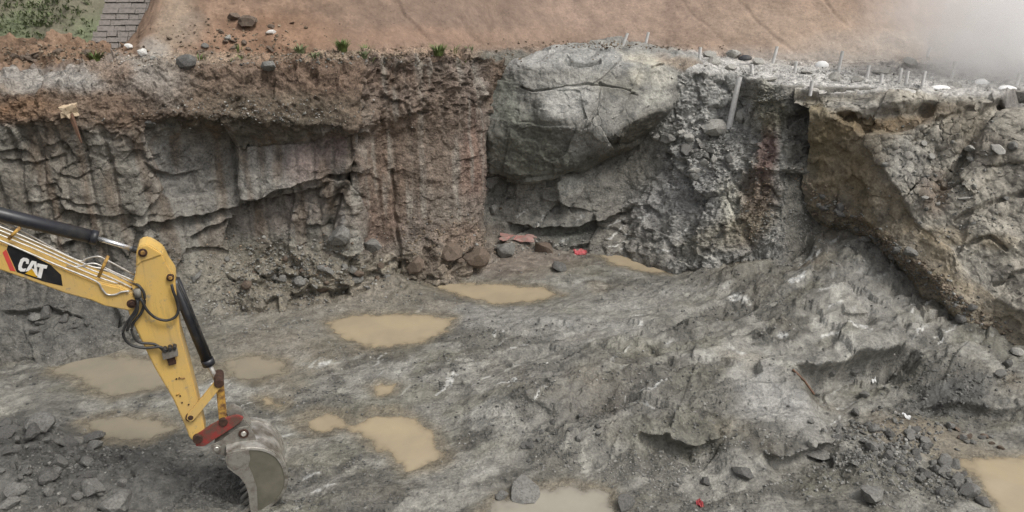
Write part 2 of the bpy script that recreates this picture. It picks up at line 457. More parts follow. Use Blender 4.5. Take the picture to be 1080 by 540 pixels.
for (cx, cy, rx, ry, v) in [(270, 395, 120, 40, 1), (420, 400, 90, 40, .7), (640, 345, 70, 30, .8), (560, 340, 80, 16, .9), (60, 470, 130, 70, 0), (200, 510, 90, 35, 0), (640, 440, 130, 45, .15),
                            (930, 490, 110, 50, 0), (1000, 420, 90, 40, .1), (830, 430, 60, 25, 1), (420, 520, 90, 25, .3), (760, 500, 110, 40, .35), (90, 425, 90, 30, .75), (520, 450, 30, 50, .9)]:
    w = 1 - sstep(.5, 1.15, np.hypot((WX - cx) / rx, (WY - cy) / ry))
    smooth_m = smooth_m * (1 - w) + v * w
crumb = 1 - smooth_m
hump = sstep(.08, .4, fz)
rg = rotxy(base, R(18), 0.42, 1.0)
rid = fbm(rg, 1.0, 4, seed=5, ridged=True)
rid2 = fbm(rotxy(base, R(15), 0.8, 1.8), 1.0, 3, seed=8, ridged=True)
h1, e1, r1 = cells(rotxy(base, R(20), 0.6, 1.0) + 0.25 * fbm(base, 1.2, 2, seed=2)[..., None], 1.0, 4, 1.0)
h2, e2, r2 = cells(rotxy(base, R(20), 0.8, 1.1) * 2.2 + 0.3 * fbm(base, 3, 2, seed=12)[..., None], 1.0, 6, 1.1)
h3, e3, r3 = cells(base, 7.5, 9, 1.0)
lum = fbm(base, 1.3, 4, seed=31)
inpix = sstep(600, 555, gy)
crp0 = fbm(rotxy(base, R(20), .55, 1.25), 1.0, 5, .6, seed=73)
lumpy = sstep(-.05, .2, crp0)
strata = fbm(rotxy(base, R(16), .30, .85), 1.0, 2, seed=46)
terr = (strata * 5.0 - np.floor(strata * 5.0)); terr = np.floor(strata * 5.0) + sstep(.55, 1.0, terr)          # low benches in the broken rock
dz = .028 * lumpy + .012 * lumpy * h3 + .10 * lum * (.4 + .6 * crumb) + hump * (.10 * rid + .18 * h1 + .08 * terr) + (1 - hump) * .025 * terr * crumb \
    + (.25 + .75 * hump) * .08 * h2 * (.35 + .65 * crumb) + crumb * (.014 * h3 + .03 * fbm(base, 3.5, 3, seed=41)) + .008 * fbm(base, 6, 2, seed=44)
fz = fz + dz
# undercut slabs: (lip line in bearings, drop, overhang, reach back)
LED = [([(834, 374), (858, 368), (885, 361), (905, 360), (925, 357), (960, 352), (972, 350)], .75, .6, .8),
       ([(665, 462), (700, 458), (722, 454), (750, 453), (768, 456)], .32, .5, .5),
       ([(590, 477), (610, 471), (632, 468)], .10, .12, .4),
       ([(800, 474), (835, 463), (862, 459), (885, 462)], .34, .5, .5),
       ([(955, 432), (985, 424), (1020, 420), (1060, 424), (1095, 418)], .26, .2, .5),
       ([(450, 405), (475, 399), (500, 404)], .12, .1, .4),
       ([(888, 288), (905, 284), (926, 284)], .14, .2, .4),
       ([(705, 430), (740, 424), (770, 428)], .12, .1, .4),
       ([(520, 428), (560, 420), (600, 424)], .14, .12, .4),
       ([(640, 378), (680, 368), (720, 372)], .10, .1, .4),
       ([(930, 345), (960, 330), (985, 322)], .12, .1, .35)]
fyd = np.zeros(fx.shape); DARK = np.zeros(fx.shape)
for pts, drop, over, reach in LED:
    zl = [float(fz[np.argmin(np.abs(ay - p[1])), np.argmin(np.abs(ax - p[0]))]) for p in pts]
    q = np.array([at_z(p[0], p[1], z) for p, z in zip(pts, zl)])
    order = np.argsort(q[:, 0]); q = q[order]
    t = np.clip((fx - q[0, 0]) / (q[-1, 0] - q[0, 0]), 0, 1)
    end = sstep(0, .22, t) * sstep(1, .78, t)
    yl = np.interp(fx, q[:, 0], q[:, 1]) + .10 * gnoise(base * np.array([1, .1, .1]), 2.0, 51) + .03 * gnoise(base * np.array([1, .1, .1]), 7, 52)
    s = fy - yl                                                # >0 behind the lip
    below = sstep(0.02, -.14, s) * np.exp(np.minimum(s, 0) / (1.3 + drop)) * end
    fz -= drop * below * sstep(-2.6, -.9, s)
    up = sstep(-.08, .06, s) * np.exp(-np.maximum(s, 0) / reach) * end
    fz += .25 * drop * up
    fyd -= over * up * np.exp(-np.maximum(s, 0) / .25)
    DARK = np.maximum(DARK, end * sstep(-.5, -.05, s) * sstep(.05, -.02, s))
# puddle hollows
WET = np.zeros(fx.shape); pud_world = []; pud_sd = []
for mat_, lev, pts, lab in PUD:
    q = at_z(np.array([p[0] for p in pts], float), np.array([p[1] for p in pts], float), lev)[:, :2]
    sd = np.full(fx.shape, 9.0)
    bb = (fx > q[:, 0].min() - 2) & (fx < q[:, 0].max() + 2) & (fy > q[:, 1].min() - 2) & (fy < q[:, 1].max() + 2)
    sd[bb] = poly_mask(fx[bb], fy[bb], q)
    sd = sd + .16 * wn1 + .07 * gnoise(base, 2.5, 61)
    w = 1 - sstep(.1, 1.0, sd)
    tgt = lev + np.clip(sd, -1.2, 1.2) * .10 + .012 * gnoise(base, 4, 62) + .006 * gnoise(base, 11, 63)
    fz = fz * (1 - w) + tgt * w
    fyd *= (1 - w)
    WET = np.maximum(WET, 1 - sstep(0, .45, sd))
    pud_world.append((mat_, lev, q, lab)); pud_sd.append(sd < .45)
FLOOR = np.stack([fx, fy + fyd, fz], -1)
# what the floor is made of
gm, gl, gd = (.192, .185, .165), (.275, .268, .245), (.075, .071, .060)
C = np.zeros(fx.shape + (4,), np.float32)
mixn = sstep(-.3, .35, fbm(base, .8, 4, seed=71))
C[..., :3] = np.array(gm) + (np.array(gl) - np.array(gm)) * (mixn * smooth_m)[..., None]
crp = crp0
cr = sstep(.0, .16, crp + .30 * crumb - .14)
C[..., :3] += (np.array(gd) - C[..., :3]) * (cr * .72)[..., None]
ol = sstep(.02, .25, fbm(rotxy(base, R(25), .7, 1.2), .7, 4, seed=74)) * .5
C[..., :3] += (np.array((.135, .128, .098)) - C[..., :3]) * ol[..., None]
C[..., :3] *= (1 + .35 * (r2 - .5) + .25 * (r3 - .5) * crumb)[..., None]
brown = sstep(.1, .45, fbm(base, .55, 3, seed=75)) * .35
C[..., :3] += (np.array((.19, .155, .11)) - C[..., :3]) * brown[..., None]
for a in [(1000, 470, 70, 20, 20, (.19, .158, .115), .5), (960, 452, 50, 10, 10, (.19, .16, .12), .5), (860, 215, 70, 34, 20, (.19, .15, .105), .6), (330, 300, 120, 30, 0, (.2, .17, .13), .6),
          (300, 372, 60, 25, 0, (.2, .17, .13), .45), (520, 270, 90, 20, 0, (.19, .145, .115), .6), (520, 335, 90, 14, 0, (.24, .235, .222), .6), (780, 240, 60, 40, -40, (.19, .165, .125), .5),
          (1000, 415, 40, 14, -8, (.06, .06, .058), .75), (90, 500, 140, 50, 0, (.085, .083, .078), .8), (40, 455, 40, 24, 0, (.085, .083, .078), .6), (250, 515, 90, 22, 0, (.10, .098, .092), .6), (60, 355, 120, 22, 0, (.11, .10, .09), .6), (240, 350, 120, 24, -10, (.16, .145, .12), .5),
          (650, 430, 110, 22, -8, (.12, .115, .105), .45), (590, 400, 60, 18, -20, (.13, .125, .115), .4), (820, 425, 46, 22, 30, (.29, .285, .275), .6), (650, 335, 80, 24, -20, (.235, .23, .215), .5), (930, 310, 60, 40, 40, (.26, .255, .24), .4)]:
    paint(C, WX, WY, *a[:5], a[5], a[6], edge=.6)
# white lime / scraped streaks
st = .8 * gnoise(rotxy(base, R(36), 0.9, 3.0), 1.0, 81) + .6 * gnoise(rotxy(base, R(42), 2.5, 6.5), 1.0, 82)
sm = sstep(-.1, .3, fbm(base, .45, 2, seed=83))
STK = sstep(.6, .85, st) * sm * .8
for cx, cy, rx, ry, s_ in [(860, 262, 45, 30, .8), (900, 300, 60, 26, .6), (980, 310, 40, 40, .6), (1015, 345, 26, 30, .9), (690, 300, 90, 22, .45), (560, 385, 40, 24, .5), (420, 335, 40, 14, .2), (250, 402, 40, 14, .7), (820, 420, 50, 24, .5), (760, 310, 60, 40, .35), (600, 360, 80, 30, .35), (340, 380, 60, 20, .4)]:
    w = 1 - sstep(.4, 1.2, np.hypot((WX - cx) / rx, (WY - cy) / ry))
    STK = np.maximum(STK, w * s_ * sstep(.3, .75, st))
C[..., :3] += (np.array((.50, .50, .48)) - C[..., :3]) * (STK * .75)[..., None]
for pts, wd, s_ in [([(83, 494), (97, 507), (114, 513)], 2.0, .9), ([(222, 404), (232, 402), (243, 400)], 2.4, .9), ([(248, 398), (262, 394), (270, 392)], 2.2, .9), ([(526, 408), (540, 406), (545, 404)], 2, .8), ([(108, 438), (126, 434)], 2, .5), ([(870, 352), (900, 349), (915, 352)], 3.5, .7), ([(820, 356), (830, 357)], 3, .6), ([(520, 354), (534, 349)], 2, .8), ([(146, 532), (165, 528)], 2, .7), ([(330, 515), (352, 512)], 1.6, .5), ([(320, 501), (340, 498)], 1.6, .5), ([(770, 316), (790, 318)], 4, .6), ([(770, 374), (788, 378)], 2.6, .5), ([(830, 300), (846, 292)], 2.6, .6), ([(668, 422), (690, 428)], 2, .4)]:
    d = line_dist(PX + 5 * gnoise(base, 5, 85), PY + 3 * gnoise(base, 5, 86), pts)
    w = sstep(wd, wd * .3, d) * s_ * sstep(-.35, .05, gnoise(base, 9, 87))
    C[..., :3] += (np.array((.60, .60, .58)) - C[..., :3]) * w[..., None]
def strokes(C, n, seed, boxes, col=(.62, .62, .60), amt=.62):
    rs = random.Random(seed)
    nx = 4 * gnoise(base_pts, 4, 88); ny_ = 3 * gnoise(base_pts, 4, 89); brk = sstep(-.4, .0, gnoise(base_pts, 8, 90))
    for k in range(n):
        x0, x1, y0, y1 = rs.choice(boxes); x, y = rs.uniform(x0, x1), rs.uniform(y0, y1)
        a = R(rs.gauss(-38, 14)); L = rs.uniform(4, 15); wd = rs.uniform(.9, 2.3)
        p = [(x - math.cos(a) * L, y - math.sin(a) * L), (x + math.cos(a) * L, y + math.sin(a) * L)]
        m = (np.abs(PX - x) < L + 8) & (np.abs(PY - y) < L + 8)
        d = line_dist(PX[m] + nx[m], PY[m] + ny_[m], p)
        w = sstep(wd, wd * .25, d) * amt * rs.uniform(.45, 1) * brk[m]
        C[m, :3] += (np.array(col) - C[m, :3]) * w[:, None]
base_pts = base
strokes(C, 45, 3, [(600, 1060, 262, 350), (640, 1000, 262, 320), (500, 900, 340, 440), (960, 1060, 300, 360), (230, 480, 370, 430)])
wetc = np.array((.17, .145, .105))
C[..., :3] += (wetc - C[..., :3]) * (WET ** 2 * .75)[..., None]
C[..., 3] = np.clip(.25 + .55 * smooth_m + WET * .6, 0, 1)
FF = grid_faces(*fx.shape).reshape(-1, 4)[:, ::-1]
me = np_mesh('pit_floor', FLOOR, FF, True, C)
tag(link('pit_floor', me, 'mud'), kind='structure')
survey(FLOOR, (.08 + .92 * cr) * (1 - WET))

# ------------------------------------------------------------------ back wall, bench and hillside: one lofted survey, cut into its pieces
ROWN = ['below', 'B', 'M1', 'M2', 'M3', 'O', 'T', 'K', 'H', 'TOP']
COLS = [  # bearing x : (bearing y, distance) of foot, three heights on the face, underside of the soil, lip, back of bench, hillside
    (-500, (400, 15.6), (310, 16.2), (230, 16.5), (160, 16.7), (130, 16.4), (98, 16.8), (75, 19.0), (40, 20.6)),
    (0,   (380, 15.8), (300, 16.9), (220, 17.2), (150, 17.4), (128, 17.35), (96, 17.6), (74, 19.4), (40, 21.0)),
    (60,  (380, 15.9), (310, 16.9), (230, 17.3), (160, 17.6), (122, 17.45), (92, 17.9), (74, 19.3), (38, 21.0)),
    (100, (370, 16.3), (300, 17.3), (225, 17.6), (165, 17.8), (128, 17.7), (86, 18.2), (68, 19.6), (48, 20.8)),
    (130, (358, 16.7), (290, 17.6), (220, 17.8), (165, 18.0), (130, 17.9), (78, 18.5), (60, 19.8), (52, 20.6)),
    (160, (340, 17.8), (280, 18.0), (215, 18.2), (155, 18.4), (124, 18.05), (68, 18.7), (56, 19.8), (20, 21.0)),
    (185, (334, 17.9), (275, 18.5), (210, 18.7), (150, 18.9), (120, 18.2), (66, 18.9), (55, 20.0), (-20, 22.2)),
    (250, (322, 18.5), (268, 19.2), (205, 19.4), (150, 19.6), (124, 18.7), (68, 19.3), (56, 20.3), (-30, 22.6)),
    (330, (316, 18.8), (266, 19.5), (200, 19.7), (146, 19.9), (133, 19.05), (62, 19.8), (54, 20.6), (-30, 23.0)),
    (372, (312, 19.1), (265, 19.6), (200, 19.7), (146, 19.9), (136, 19.3), (60, 20.2), (53, 20.9), (-30, 23.4)),
    (384, (308, 19.6), (262, 19.9), (200, 19.9), (146, 20.0), (132, 19.9), (60, 20.5), (52, 21.1), (-30, 23.5)),
    (396, (306, 19.8), (258, 20.6), (200, 20.7), (146, 20.8), (128, 20.6), (59, 20.8), (52, 21.4), (-30, 23.7)),
    (440, (303, 20.1), (250, 20.8), (200, 21.0), (140, 21.1), (110, 21.0), (58, 21.3), (51, 21.9), (-30, 24.2)),
    (480, (300, 20.3), (247, 21.2), (195, 21.5), (140, 21.6), (110, 21.6), (60, 21.8), (52, 22.4), (-30, 24.8)),
    (506, (296, 20.6), (245, 21.6), (190, 21.9), (140, 22.0), (110, 22.0), (61, 22.3), (53, 23.2), (-30, 25.9)),
    (522, (278, 21.8), (245, 22.8), (195, 23.2), (140, 23.6), (110, 23.5), (68, 23.3), (52, 24.2), (-30, 26.7)),
    (600, (264, 22.5), (240, 23.0), (195, 23.3), (140, 24.4), (110, 24.6), (72, 25.0), (47, 25.9), (-30, 28.4)),
    (660, (270, 22.2), (236, 22.9), (195, 23.3), (140, 24.1), (112, 24.2), (75, 24.5), (47, 26.0), (-30, 28.6)),
    (700, (284, 20.9), (236, 21.9), (190, 22.7), (150, 23.2), (118, 23.4), (76, 23.8), (50, 26.0), (-30, 28.6)),
    (745, (286, 20.3), (236, 21.0), (190, 21.8), (150, 22.5), (126, 22.9), (76, 23.3), (55, 25.4), (-30, 28.0)),
    (757, (284, 20.2), (234, 20.9), (188, 21.7), (150, 22.4), (138, 22.9), (78, 23.6), (57, 25.3), (-30, 27.9)),
    (786, (272, 20.1), (228, 20.6), (184, 21.3), (146, 22.0), (134, 22.5), (80, 23.4), (60, 25.1), (-30, 27.8)),
    (798, (266, 20.0), (224, 20.5), (182, 21.0), (143, 21.5), (118, 21.7), (85, 22.2), (61, 25.0), (-30, 27.7)),
    (830, (248, 19.9), (212, 20.3), (176, 20.7), (138, 21.0), (114, 21.2), (90, 21.5), (63, 24.8), (-30, 27.4)),
    (880, (238, 20.8), (203, 20.9), (165, 21.0), (132, 21.0), (112, 21.0), (92, 21.2), (64, 24.6), (-30, 27.2)),
    (960, (240, 20.8), (203, 20.9), (165, 21.0), (132, 21.0), (112, 21.0), (93, 21.0), (62, 24.8), (-30, 27.4)),
    (1080, (240, 20.8), (203, 20.9), (165, 21.0), (132, 21.0), (112, 20.8), (96, 20.7), (58, 25.2), (-30, 27.8)),
    (1600, (250, 20.4), (210, 20.5), (170, 20.6), (140, 20.6), (118, 20.4), (100, 20.0), (60, 25.0), (-30, 27.6))]
ck = np.array([c[0] for c in COLS], float)
ctl = []
for c in COLS:
    pts = [at_y(c[0], q[0], q[1]) for q in c[1:]]
    b = pts[0] + np.array([0, -.25, -1.2])
    pile = c[0] < 150
    top = pts[-1] + (np.array([0, 1.5, -.9]) if pile else np.array([0, 16.0, 11.5]))
    ctl.append([b] + pts + [top])
ctl = np.array(ctl)                                            # column, row, xyz
wx_ = axis(-24, 1104, 1.22, -480, 1590, 22)
K0 = np.stack([np.stack([np.interp(wx_, ck, ctl[:, r, k]) for k in range(3)], -1) for r in range(10)], 0)   # row, col, xyz
seg = [16, 78, 84, 76, 44, 66, 42, 92, 26]
rows, vv = [], []
for r, n in enumerate(seg):
    t = np.linspace(0, 1, n, endpoint=(r == len(seg) - 1))
    rows.append(K0[r][None] * (1 - t)[:, None, None] + K0[r + 1][None] * t[:, None, None]); vv.append(r + t)
W = np.concatenate(rows, 0); V = np.concatenate(vv)[:, None] * np.ones(len(wx_))[None]
W = blur(blur(W, 3, 0), 3, 0)
W = blur(W, 3, 1)
N = grid_normals(W)
if N[:, :, 1].mean() > 0: N = -N
PX, PY, _ = project(W)
wa, wb = fbm(W, .6, 3, seed=101), fbm(W, .6, 3, seed=102)
WX, WY = PX + 14 * wa, PY + 10 * wb
O_ = sstep(4.55, 4.95, V + .25 * wa + .0)
stain = sstep(3.2, 4.7, V + .9 * fbm(W * np.array([1.6, 1.6, .35]), .7, 4, seed=103)) * sstep(.0, .3, fbm(W * np.array([1, 1, .5]), .6, 3, seed=104) + .1)                           # 1 in the soil above the rock
clay = sstep(376, 394, PX + 10 * wa) * sstep(520, 510, PX)
bench = sstep(5.95, 6.05, V) * sstep(7.1, 6.95, V)
hill = sstep(6.85, 7.1, V)
left = sstep(388, 380, PX)
rockm = (1 - O_) * (1 - clay) * (1 - hill) * (1 - bench) * (1 - sstep(690, 712, PX) * sstep(836, 815, PX))
soilm = O_ * (1 - bench) * (1 - hill) * sstep(740, 520, PX)
clm = clay * (1 - bench) * (1 - hill)
talus = sstep(690, 712, PX) * sstep(836, 815, PX) * (1 - bench) * (1 - hill)
lowrub = sstep(2.15, 1.4, V + .3 * wb) * sstep(200, 270, PX) * sstep(525, 500, PX)       # rubble at the foot of the face
Q = np.stack([W[..., 0] * .95 + .3 * W[..., 2], W[..., 1], W[..., 2] * .95 - .28 * W[..., 0]], -1)
a1, ea, ra = cells(Q + .3 * fbm(W, .7, 2, seed=111)[..., None], .5, 31, 1.0)
a2, eb, rb = cells(Q + .2 * fbm(W, 1.5, 2, seed=112)[..., None], 2.1, 32, 1.2)
a3, ec, rc = cells(W, 6.0, 33, 1.1)
a4, ed, rd = cells(W, 13.0, 34, 1.1)
f1 = fbm(W, 1.2, 5, seed=121); f2 = fbm(W, 5, 4, seed=122)
grv = np.abs(((W[..., 0] + .10 * gnoise(W, .35, 131) + .05 * W[..., 2]) / .46) % 1.0 - .5) * 2       # drill half-barrels
gm_ = (.75 + .8 * gnoise(W * np.array([1, 1, .4]), .9, 132)).clip(0, 1)
groove = (1 - sstep(.0, .42, grv)) * gm_
gl_m = (sstep(145, 120, PX) * (1 - O_) * sstep(1.7, 2.4, V) + clm * sstep(2.0, 2.6, V) * .9 + sstep(130, 160, PX) * left * (1 - O_) * sstep(2.0, 2.3, V) * .45 + .0)
dl = sstep(150, 115, PX) * sstep(1.6, 2.3, V)
chip = sstep(.0, .35, gnoise(W, .6, 115))
D = rockm * ((.30 - .14 * dl) * a1 + (.02 + .08 * chip) * a2 + (.010 + .025 * chip) * a3 + .12 * f1 + .03 * f2) \
    + soilm * (.24 * f1 + .07 * a2 + .04 * a3 + .02 * a4 + .05 * f2) \
    + clm * (.10 * f1 + .035 * a2 + .02 * a3 + .02 * f2) \
    + lowrub * (.22 * a1 + .20 * a2 + .05 * a3) \
    + talus * (.14 * a1 + .12 * a2 + .05 * a3 + .03 * a4 + .08 * f1) \
    + bench * (.07 * f1 + .05 * a2 + .03 * a3) + hill * (.10 * f1 * sstep(600, 200, PX) + .02 * fbm(rotxy(np.stack([W[..., 0], W[..., 2], W[..., 1]], -1), R(-50), .35, 2.2), 1.0, 4, seed=125, ridged=True) + .03 * f1 + .02 * a3 * (.3 + .7 * sstep(420, 200, PX)) + .012 * f2) - groove * gl_m * (.15 - .09 * clm)
pile = sstep(160, 120, PX) * sstep(6.3, 7.2, V)
D += pile * (.10 * f1 + .10 * a2 + .06 * a3)
# joints and ledges in bearings: (line, inset, decay px below, lip px above)
JNT = [([(128, 242), (150, 236), (180, 232), (215, 226), (245, 217), (275, 211), (310, 203), (352, 190)], .34, 16, .10),
       ([(200, 250), (225, 238), (250, 230)], .3, 12, .06), ([(150, 170), (165, 180), (185, 186), (215, 178)], .18, 10, .05), ([(20, 216), (60, 210), (110, 218)], .09, 12, .03),
       ([(60, 182), (80, 186), (100, 180)], .08, 9, .03), ([(0, 168), (40, 172), (70, 160)], .10, 9, .05), ([(60, 262), (85, 250), (120, 256)], .32, 16, .06),
       ([(515, 183), (545, 190)], .2, 14, .05), ([(535, 236), (575, 240), (615, 238), (645, 228), (676, 214)], .3, 10, .22), ([(600, 262), (622, 256)], .2, 8, .05),
       ([(262, 300), (300, 288), (340, 296)], .12, 9, .04), ([(400, 283), (415, 272), (432, 276)], .22, 10, .05), ([(472, 280), (490, 268), (512, 262)], .2, 10, .06), ([(350, 262), (372, 275), (385, 300)], .14, 8, .05),
       ([(0, 330), (50, 322), (90, 334)], .18, 14, .06), ([(255, 155), (262, 146)], .2, 10, .05), ([(700, 160), (716, 168), (730, 170)], .2, 10, .05)]
for pts, inset, dec, lipo in JNT:
    p = np.array(pts, float)
    t = (PX - p[0, 0]) / (p[-1, 0] - p[0, 0])
    end = sstep(-.02, .12, t) * sstep(1.02, .88, t)
    d = PY + 3 * gnoise(W, 2.0, 141) + 2 * gnoise(W, 5, 142) - np.interp(PX, p[:, 0], p[:, 1])
    vm = (V < 4.7)
    D -= inset * end * vm * sstep(-.5, 1.5, d) * np.exp(-np.maximum(d, 0) / dec)
    D += lipo * end * vm * sstep(.5, -.5, d) * np.exp(np.minimum(d, 0) / 9.0)
# open vertical cleft beside the clay recess
dcl = line_dist(PX + 2 * gnoise(W, 3, 145), PY, [(386, 146), (380, 168), (368, 190), (357, 205), (352, 222), (346, 240)])
D -= .55 * sstep(7, 1.5, dcl) * (V < 4.7)
dcl = line_dist(PX + 2 * gnoise(W, 3, 145), PY, [(414, 180), (416, 225), (421, 262), (423, 300)])
D -= .16 * sstep(3, .8, dcl)
for pts, wd, dep in [([(250, -30), (300, 20), (330, 60)], 2, .0), ([(405, -20), (425, 18), (447, 38), (470, 62)], 5, .07), ([(480, -10), (490, 25), (505, 45)], 3, .06), ([(770, -10), (800, 25), (836, 55)], 3, .03), ([(700, -20), (735, 20), (770, 50)], 2.5, .02), ([(850, -20), (890, 25)], 3, .04)]:
    D -= dep * sstep(wd, wd * .3, line_dist(PX + 3 * gnoise(W, 1.5, 146), PY, pts)) * hill
edge_keep = sstep(0, .6, V)
WALL = W + N * (D * edge_keep)[..., None]
WALL[..., 2] += np.exp(-((V - 6.05) / .45) ** 2) * (.30 * fbm(W * np.array([1, .3, 0]), .55, 4, seed=126) + .10 * a2) * sstep(700, 500, PX)
# what the wall is made of, plus painted shade under the soil overhang
C = np.zeros(PX.shape + (4,), np.float32)
C[..., :3] = (.145, .138, .122); C[..., 3] = .15
C[..., :3] *= (1 + .35 * (rb - .5) + .3 * (ra - .5) + .3 * f1)[..., None]
def layer(m, col, var=.25):
    c = np.array(col, np.float32) * (1 + var * (rb - .5) * 2 + .35 * f1)[..., None]
    C[..., :3] += (c - C[..., :3]) * np.clip(m, 0, 1)[..., None]
layer(soilm, (.135, .10, .076))
layer(stain * left * (V < 5) * .9, (.13, .10, .075))
layer(clm, (.158, .130, .112), .12)
layer(clm * sstep(2.4, 1.5, V + .4 * wa) * .6, (.165, .155, .14), .12)
layer(talus, (.275, .268, .25), .15)
layer(lowrub, (.175, .155, .125))
layer(bench * sstep(700, 740, PX), (.40, .39, .375), .12)
layer(bench * sstep(520, 480, PX), (.25, .20, .155), .2)
layer(hill, (.20, .146, .115), .04)
layer(hill * sstep(560, 850, WX), (.285, .212, .165), .03)
layer(hill * sstep(480, 250, WX) * .75, (.22, .148, .105), .2)
layer(pile, (.17, .115, .08), .3)
for a in [(60, 84, 110, 13, 0, (.255, .245, .23), .85), (130, 78, 26, 14, 30, (.27, .26, .245), .7), (165, 85, 34, 28, 0, (.24, .225, .205), .6), (25, 118, 46, 12, 0, (.19, .115, .07), .75), (120, 78, 20, 12, 0, (.20, .13, .085), .6),
          (135, 115, 36, 34, 0, (.14, .10, .075), .6), (60, 225, 90, 95, 0, (.135, .12, .10), .65), (60, 320, 110, 60, 0, (.085, .083, .078), .75), (185, 172, 34, 32, 20, (.235, .23, .22), .7), (250, 195, 90, 40, -15, (.215, .205, .19), .6), (300, 158, 34, 18, -10, (.25, .235, .225), .7), (338, 165, 40, 26, -20, (.20, .152, .138), .75),
          (300, 222, 60, 20, -12, (.185, .15, .13), .5), (275, 133, 100, 12, 3, (.075, .068, .056), .7), (300, 116, 100, 20, 3, (.10, .086, .066), .6), (330, 78, 110, 16, 2, (.155, .108, .082), .6), (235, 84, 60, 14, 0, (.15, .115, .09), .5), (440, 105, 60, 40, 0, (.14, .10, .075), .5), (440, 170, 50, 50, 0, (.15, .112, .085), .5), (404, 190, 22, 60, 0, (.165, .118, .09), .6), (500, 180, 14, 60, 0, (.185, .122, .098), .7),  # darkest long band: overhang shadow painted along the soil's underside
          (395, 235, 26, 26, 0, (.18, .13, .105), .6), (480, 222, 34, 22, 0, (.17, .15, .128), .6), (475, 270, 40, 30, 0, (.165, .13, .105), .6), (500, 248, 30, 14, 0, (.18, .13, .10), .5), (362, 255, 18, 18, 0, (.27, .26, .235), .7), (356, 225, 9, 18, 15, (.26, .27, .28), .75), (410, 300, 18, 12, 0, (.23, .22, .2), .6), (300, 285, 90, 30, 0, (.18, .16, .125), .6), (245, 300, 60, 30, 0, (.18, .165, .135), .5),
          (600, 215, 80, 30, 0, (.185, .178, .162), .8), (602, 196, 18, 9, 10, (.42, .41, .37), .85), (590, 250, 60, 14, 0, (.12, .125, .11), .6), (545, 262, 40, 16, 0, (.18, .145, .12), .6), (655, 245, 40, 26, -30, (.17, .155, .135), .6), (665, 90, 60, 40, 0, (.24, .235, .225), .5),
          (735, 155, 40, 40, 0, (.30, .295, .28), .7), (715, 215, 50, 34, -30, (.28, .275, .27), .7), (700, 250, 60, 20, -20, (.25, .24, .22), .5), (772, 222, 14, 26, -10, (.40, .385, .33), .75), (795, 215, 18, 46, 20, (.17, .125, .09), .75), (813, 158, 9, 34, 8, (.16, .098, .085), .8), (770, 245, 50, 16, -20, (.17, .15, .11), .6),
          (745, 112, 40, 34, 0, (.32, .315, .30), .75), (775, 104, 20, 26, 0, (.30, .298, .285), .8), (815, 118, 16, 22, 0, (.16, .15, .10), .7), (800, 98, 24, 8, 0, (.19, .18, .15), .6), (182, 28, 20, 36, 10, (.27, .215, .165), .8), (205, 30, 14, 16, 0, (.22, .18, .145), .7), (165, 52, 18, 10, 0, (.28, .26, .235), .7),
          (285, 40, 70, 26, 0, (.23, .135, .085), .5), (440, 45, 80, 16, 0, (.25, .165, .12), .5), (560, 40, 60, 14, 0, (.26, .185, .14), .5), (660, 15, 100, 26, 0, (.31, .23, .185), .4), (880, 40, 120, 24, 8, (.34, .265, .21), .5), (1000, 48, 140, 16, 0, (.36, .32, .285), .7), (870, 62, 100, 10, 3, (.33, .30, .27), .7)]:
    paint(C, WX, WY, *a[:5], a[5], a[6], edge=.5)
vs = gnoise(W * np.array([5.0, 5.0, .35]), 1.0, 151); vs2 = gnoise(W * np.array([3.2, 3.2, .3]), 1.0, 153)
C[..., :3] += (np.array((.12, .092, .068)) - C[..., :3]) * (sstep(.0, .4, vs2) * left * rockm * sstep(1.6, 2.6, V) * .7)[..., None]                                           # lime-run streaks down the drilled faces
C[..., :3] += (np.array((.27, .255, .225)) - C[..., :3]) * (sstep(.12, .5, vs) * gl_m * .55)[..., None]
C[..., :3] += (np.array((.30, .275, .24)) - C[..., :3]) * (groove * gl_m * (.5 - .32 * clm))[..., None]
hs = gnoise(rotxy(np.stack([W[..., 0], W[..., 2], W[..., 1]], -1), R(-52), .25, 3.0), 1.0, 152)
C[..., :3] *= (1 + .12 * hs * hill)[..., None]
base_pts = W
strokes(C, 22, 5, [(640, 800, 190, 280), (640, 720, 225, 265), (540, 700, 200, 270), (690, 790, 140, 240)])
C[..., :3] = C[..., :3].clip(.02, .8)
WF = grid_faces(*PX.shape)
fc_v = V[:-1, :-1]; fc_x = wx_[None, :-1] * np.ones_like(fc_v)
is_hill = fc_v >= 7.0
is_bench = (fc_v >= 6.0) & ~is_hill
is_wall = ~is_hill & ~is_bench
is_soil = is_wall & (fc_v >= 4.8) & (fc_x < 386)
is_clay = is_wall & (fc_x >= 386) & (fc_x < 516)
is_tal = is_wall & (fc_x >= 700)
is_rock = is_wall & ~is_soil & ~is_clay & ~is_tal
for nm, m, mt in (('hillside', is_hill, 'slope'), ('bench', is_bench, 'soil'), ('earth_bank', is_soil, 'soil'), ('clay_face', is_clay, 'soil'), ('talus_slope', is_tal, 'rock'), ('rock_wall', is_rock, 'rock')):
    sub_object(nm, WALL, C, m, WF, mt)
survey(WALL)
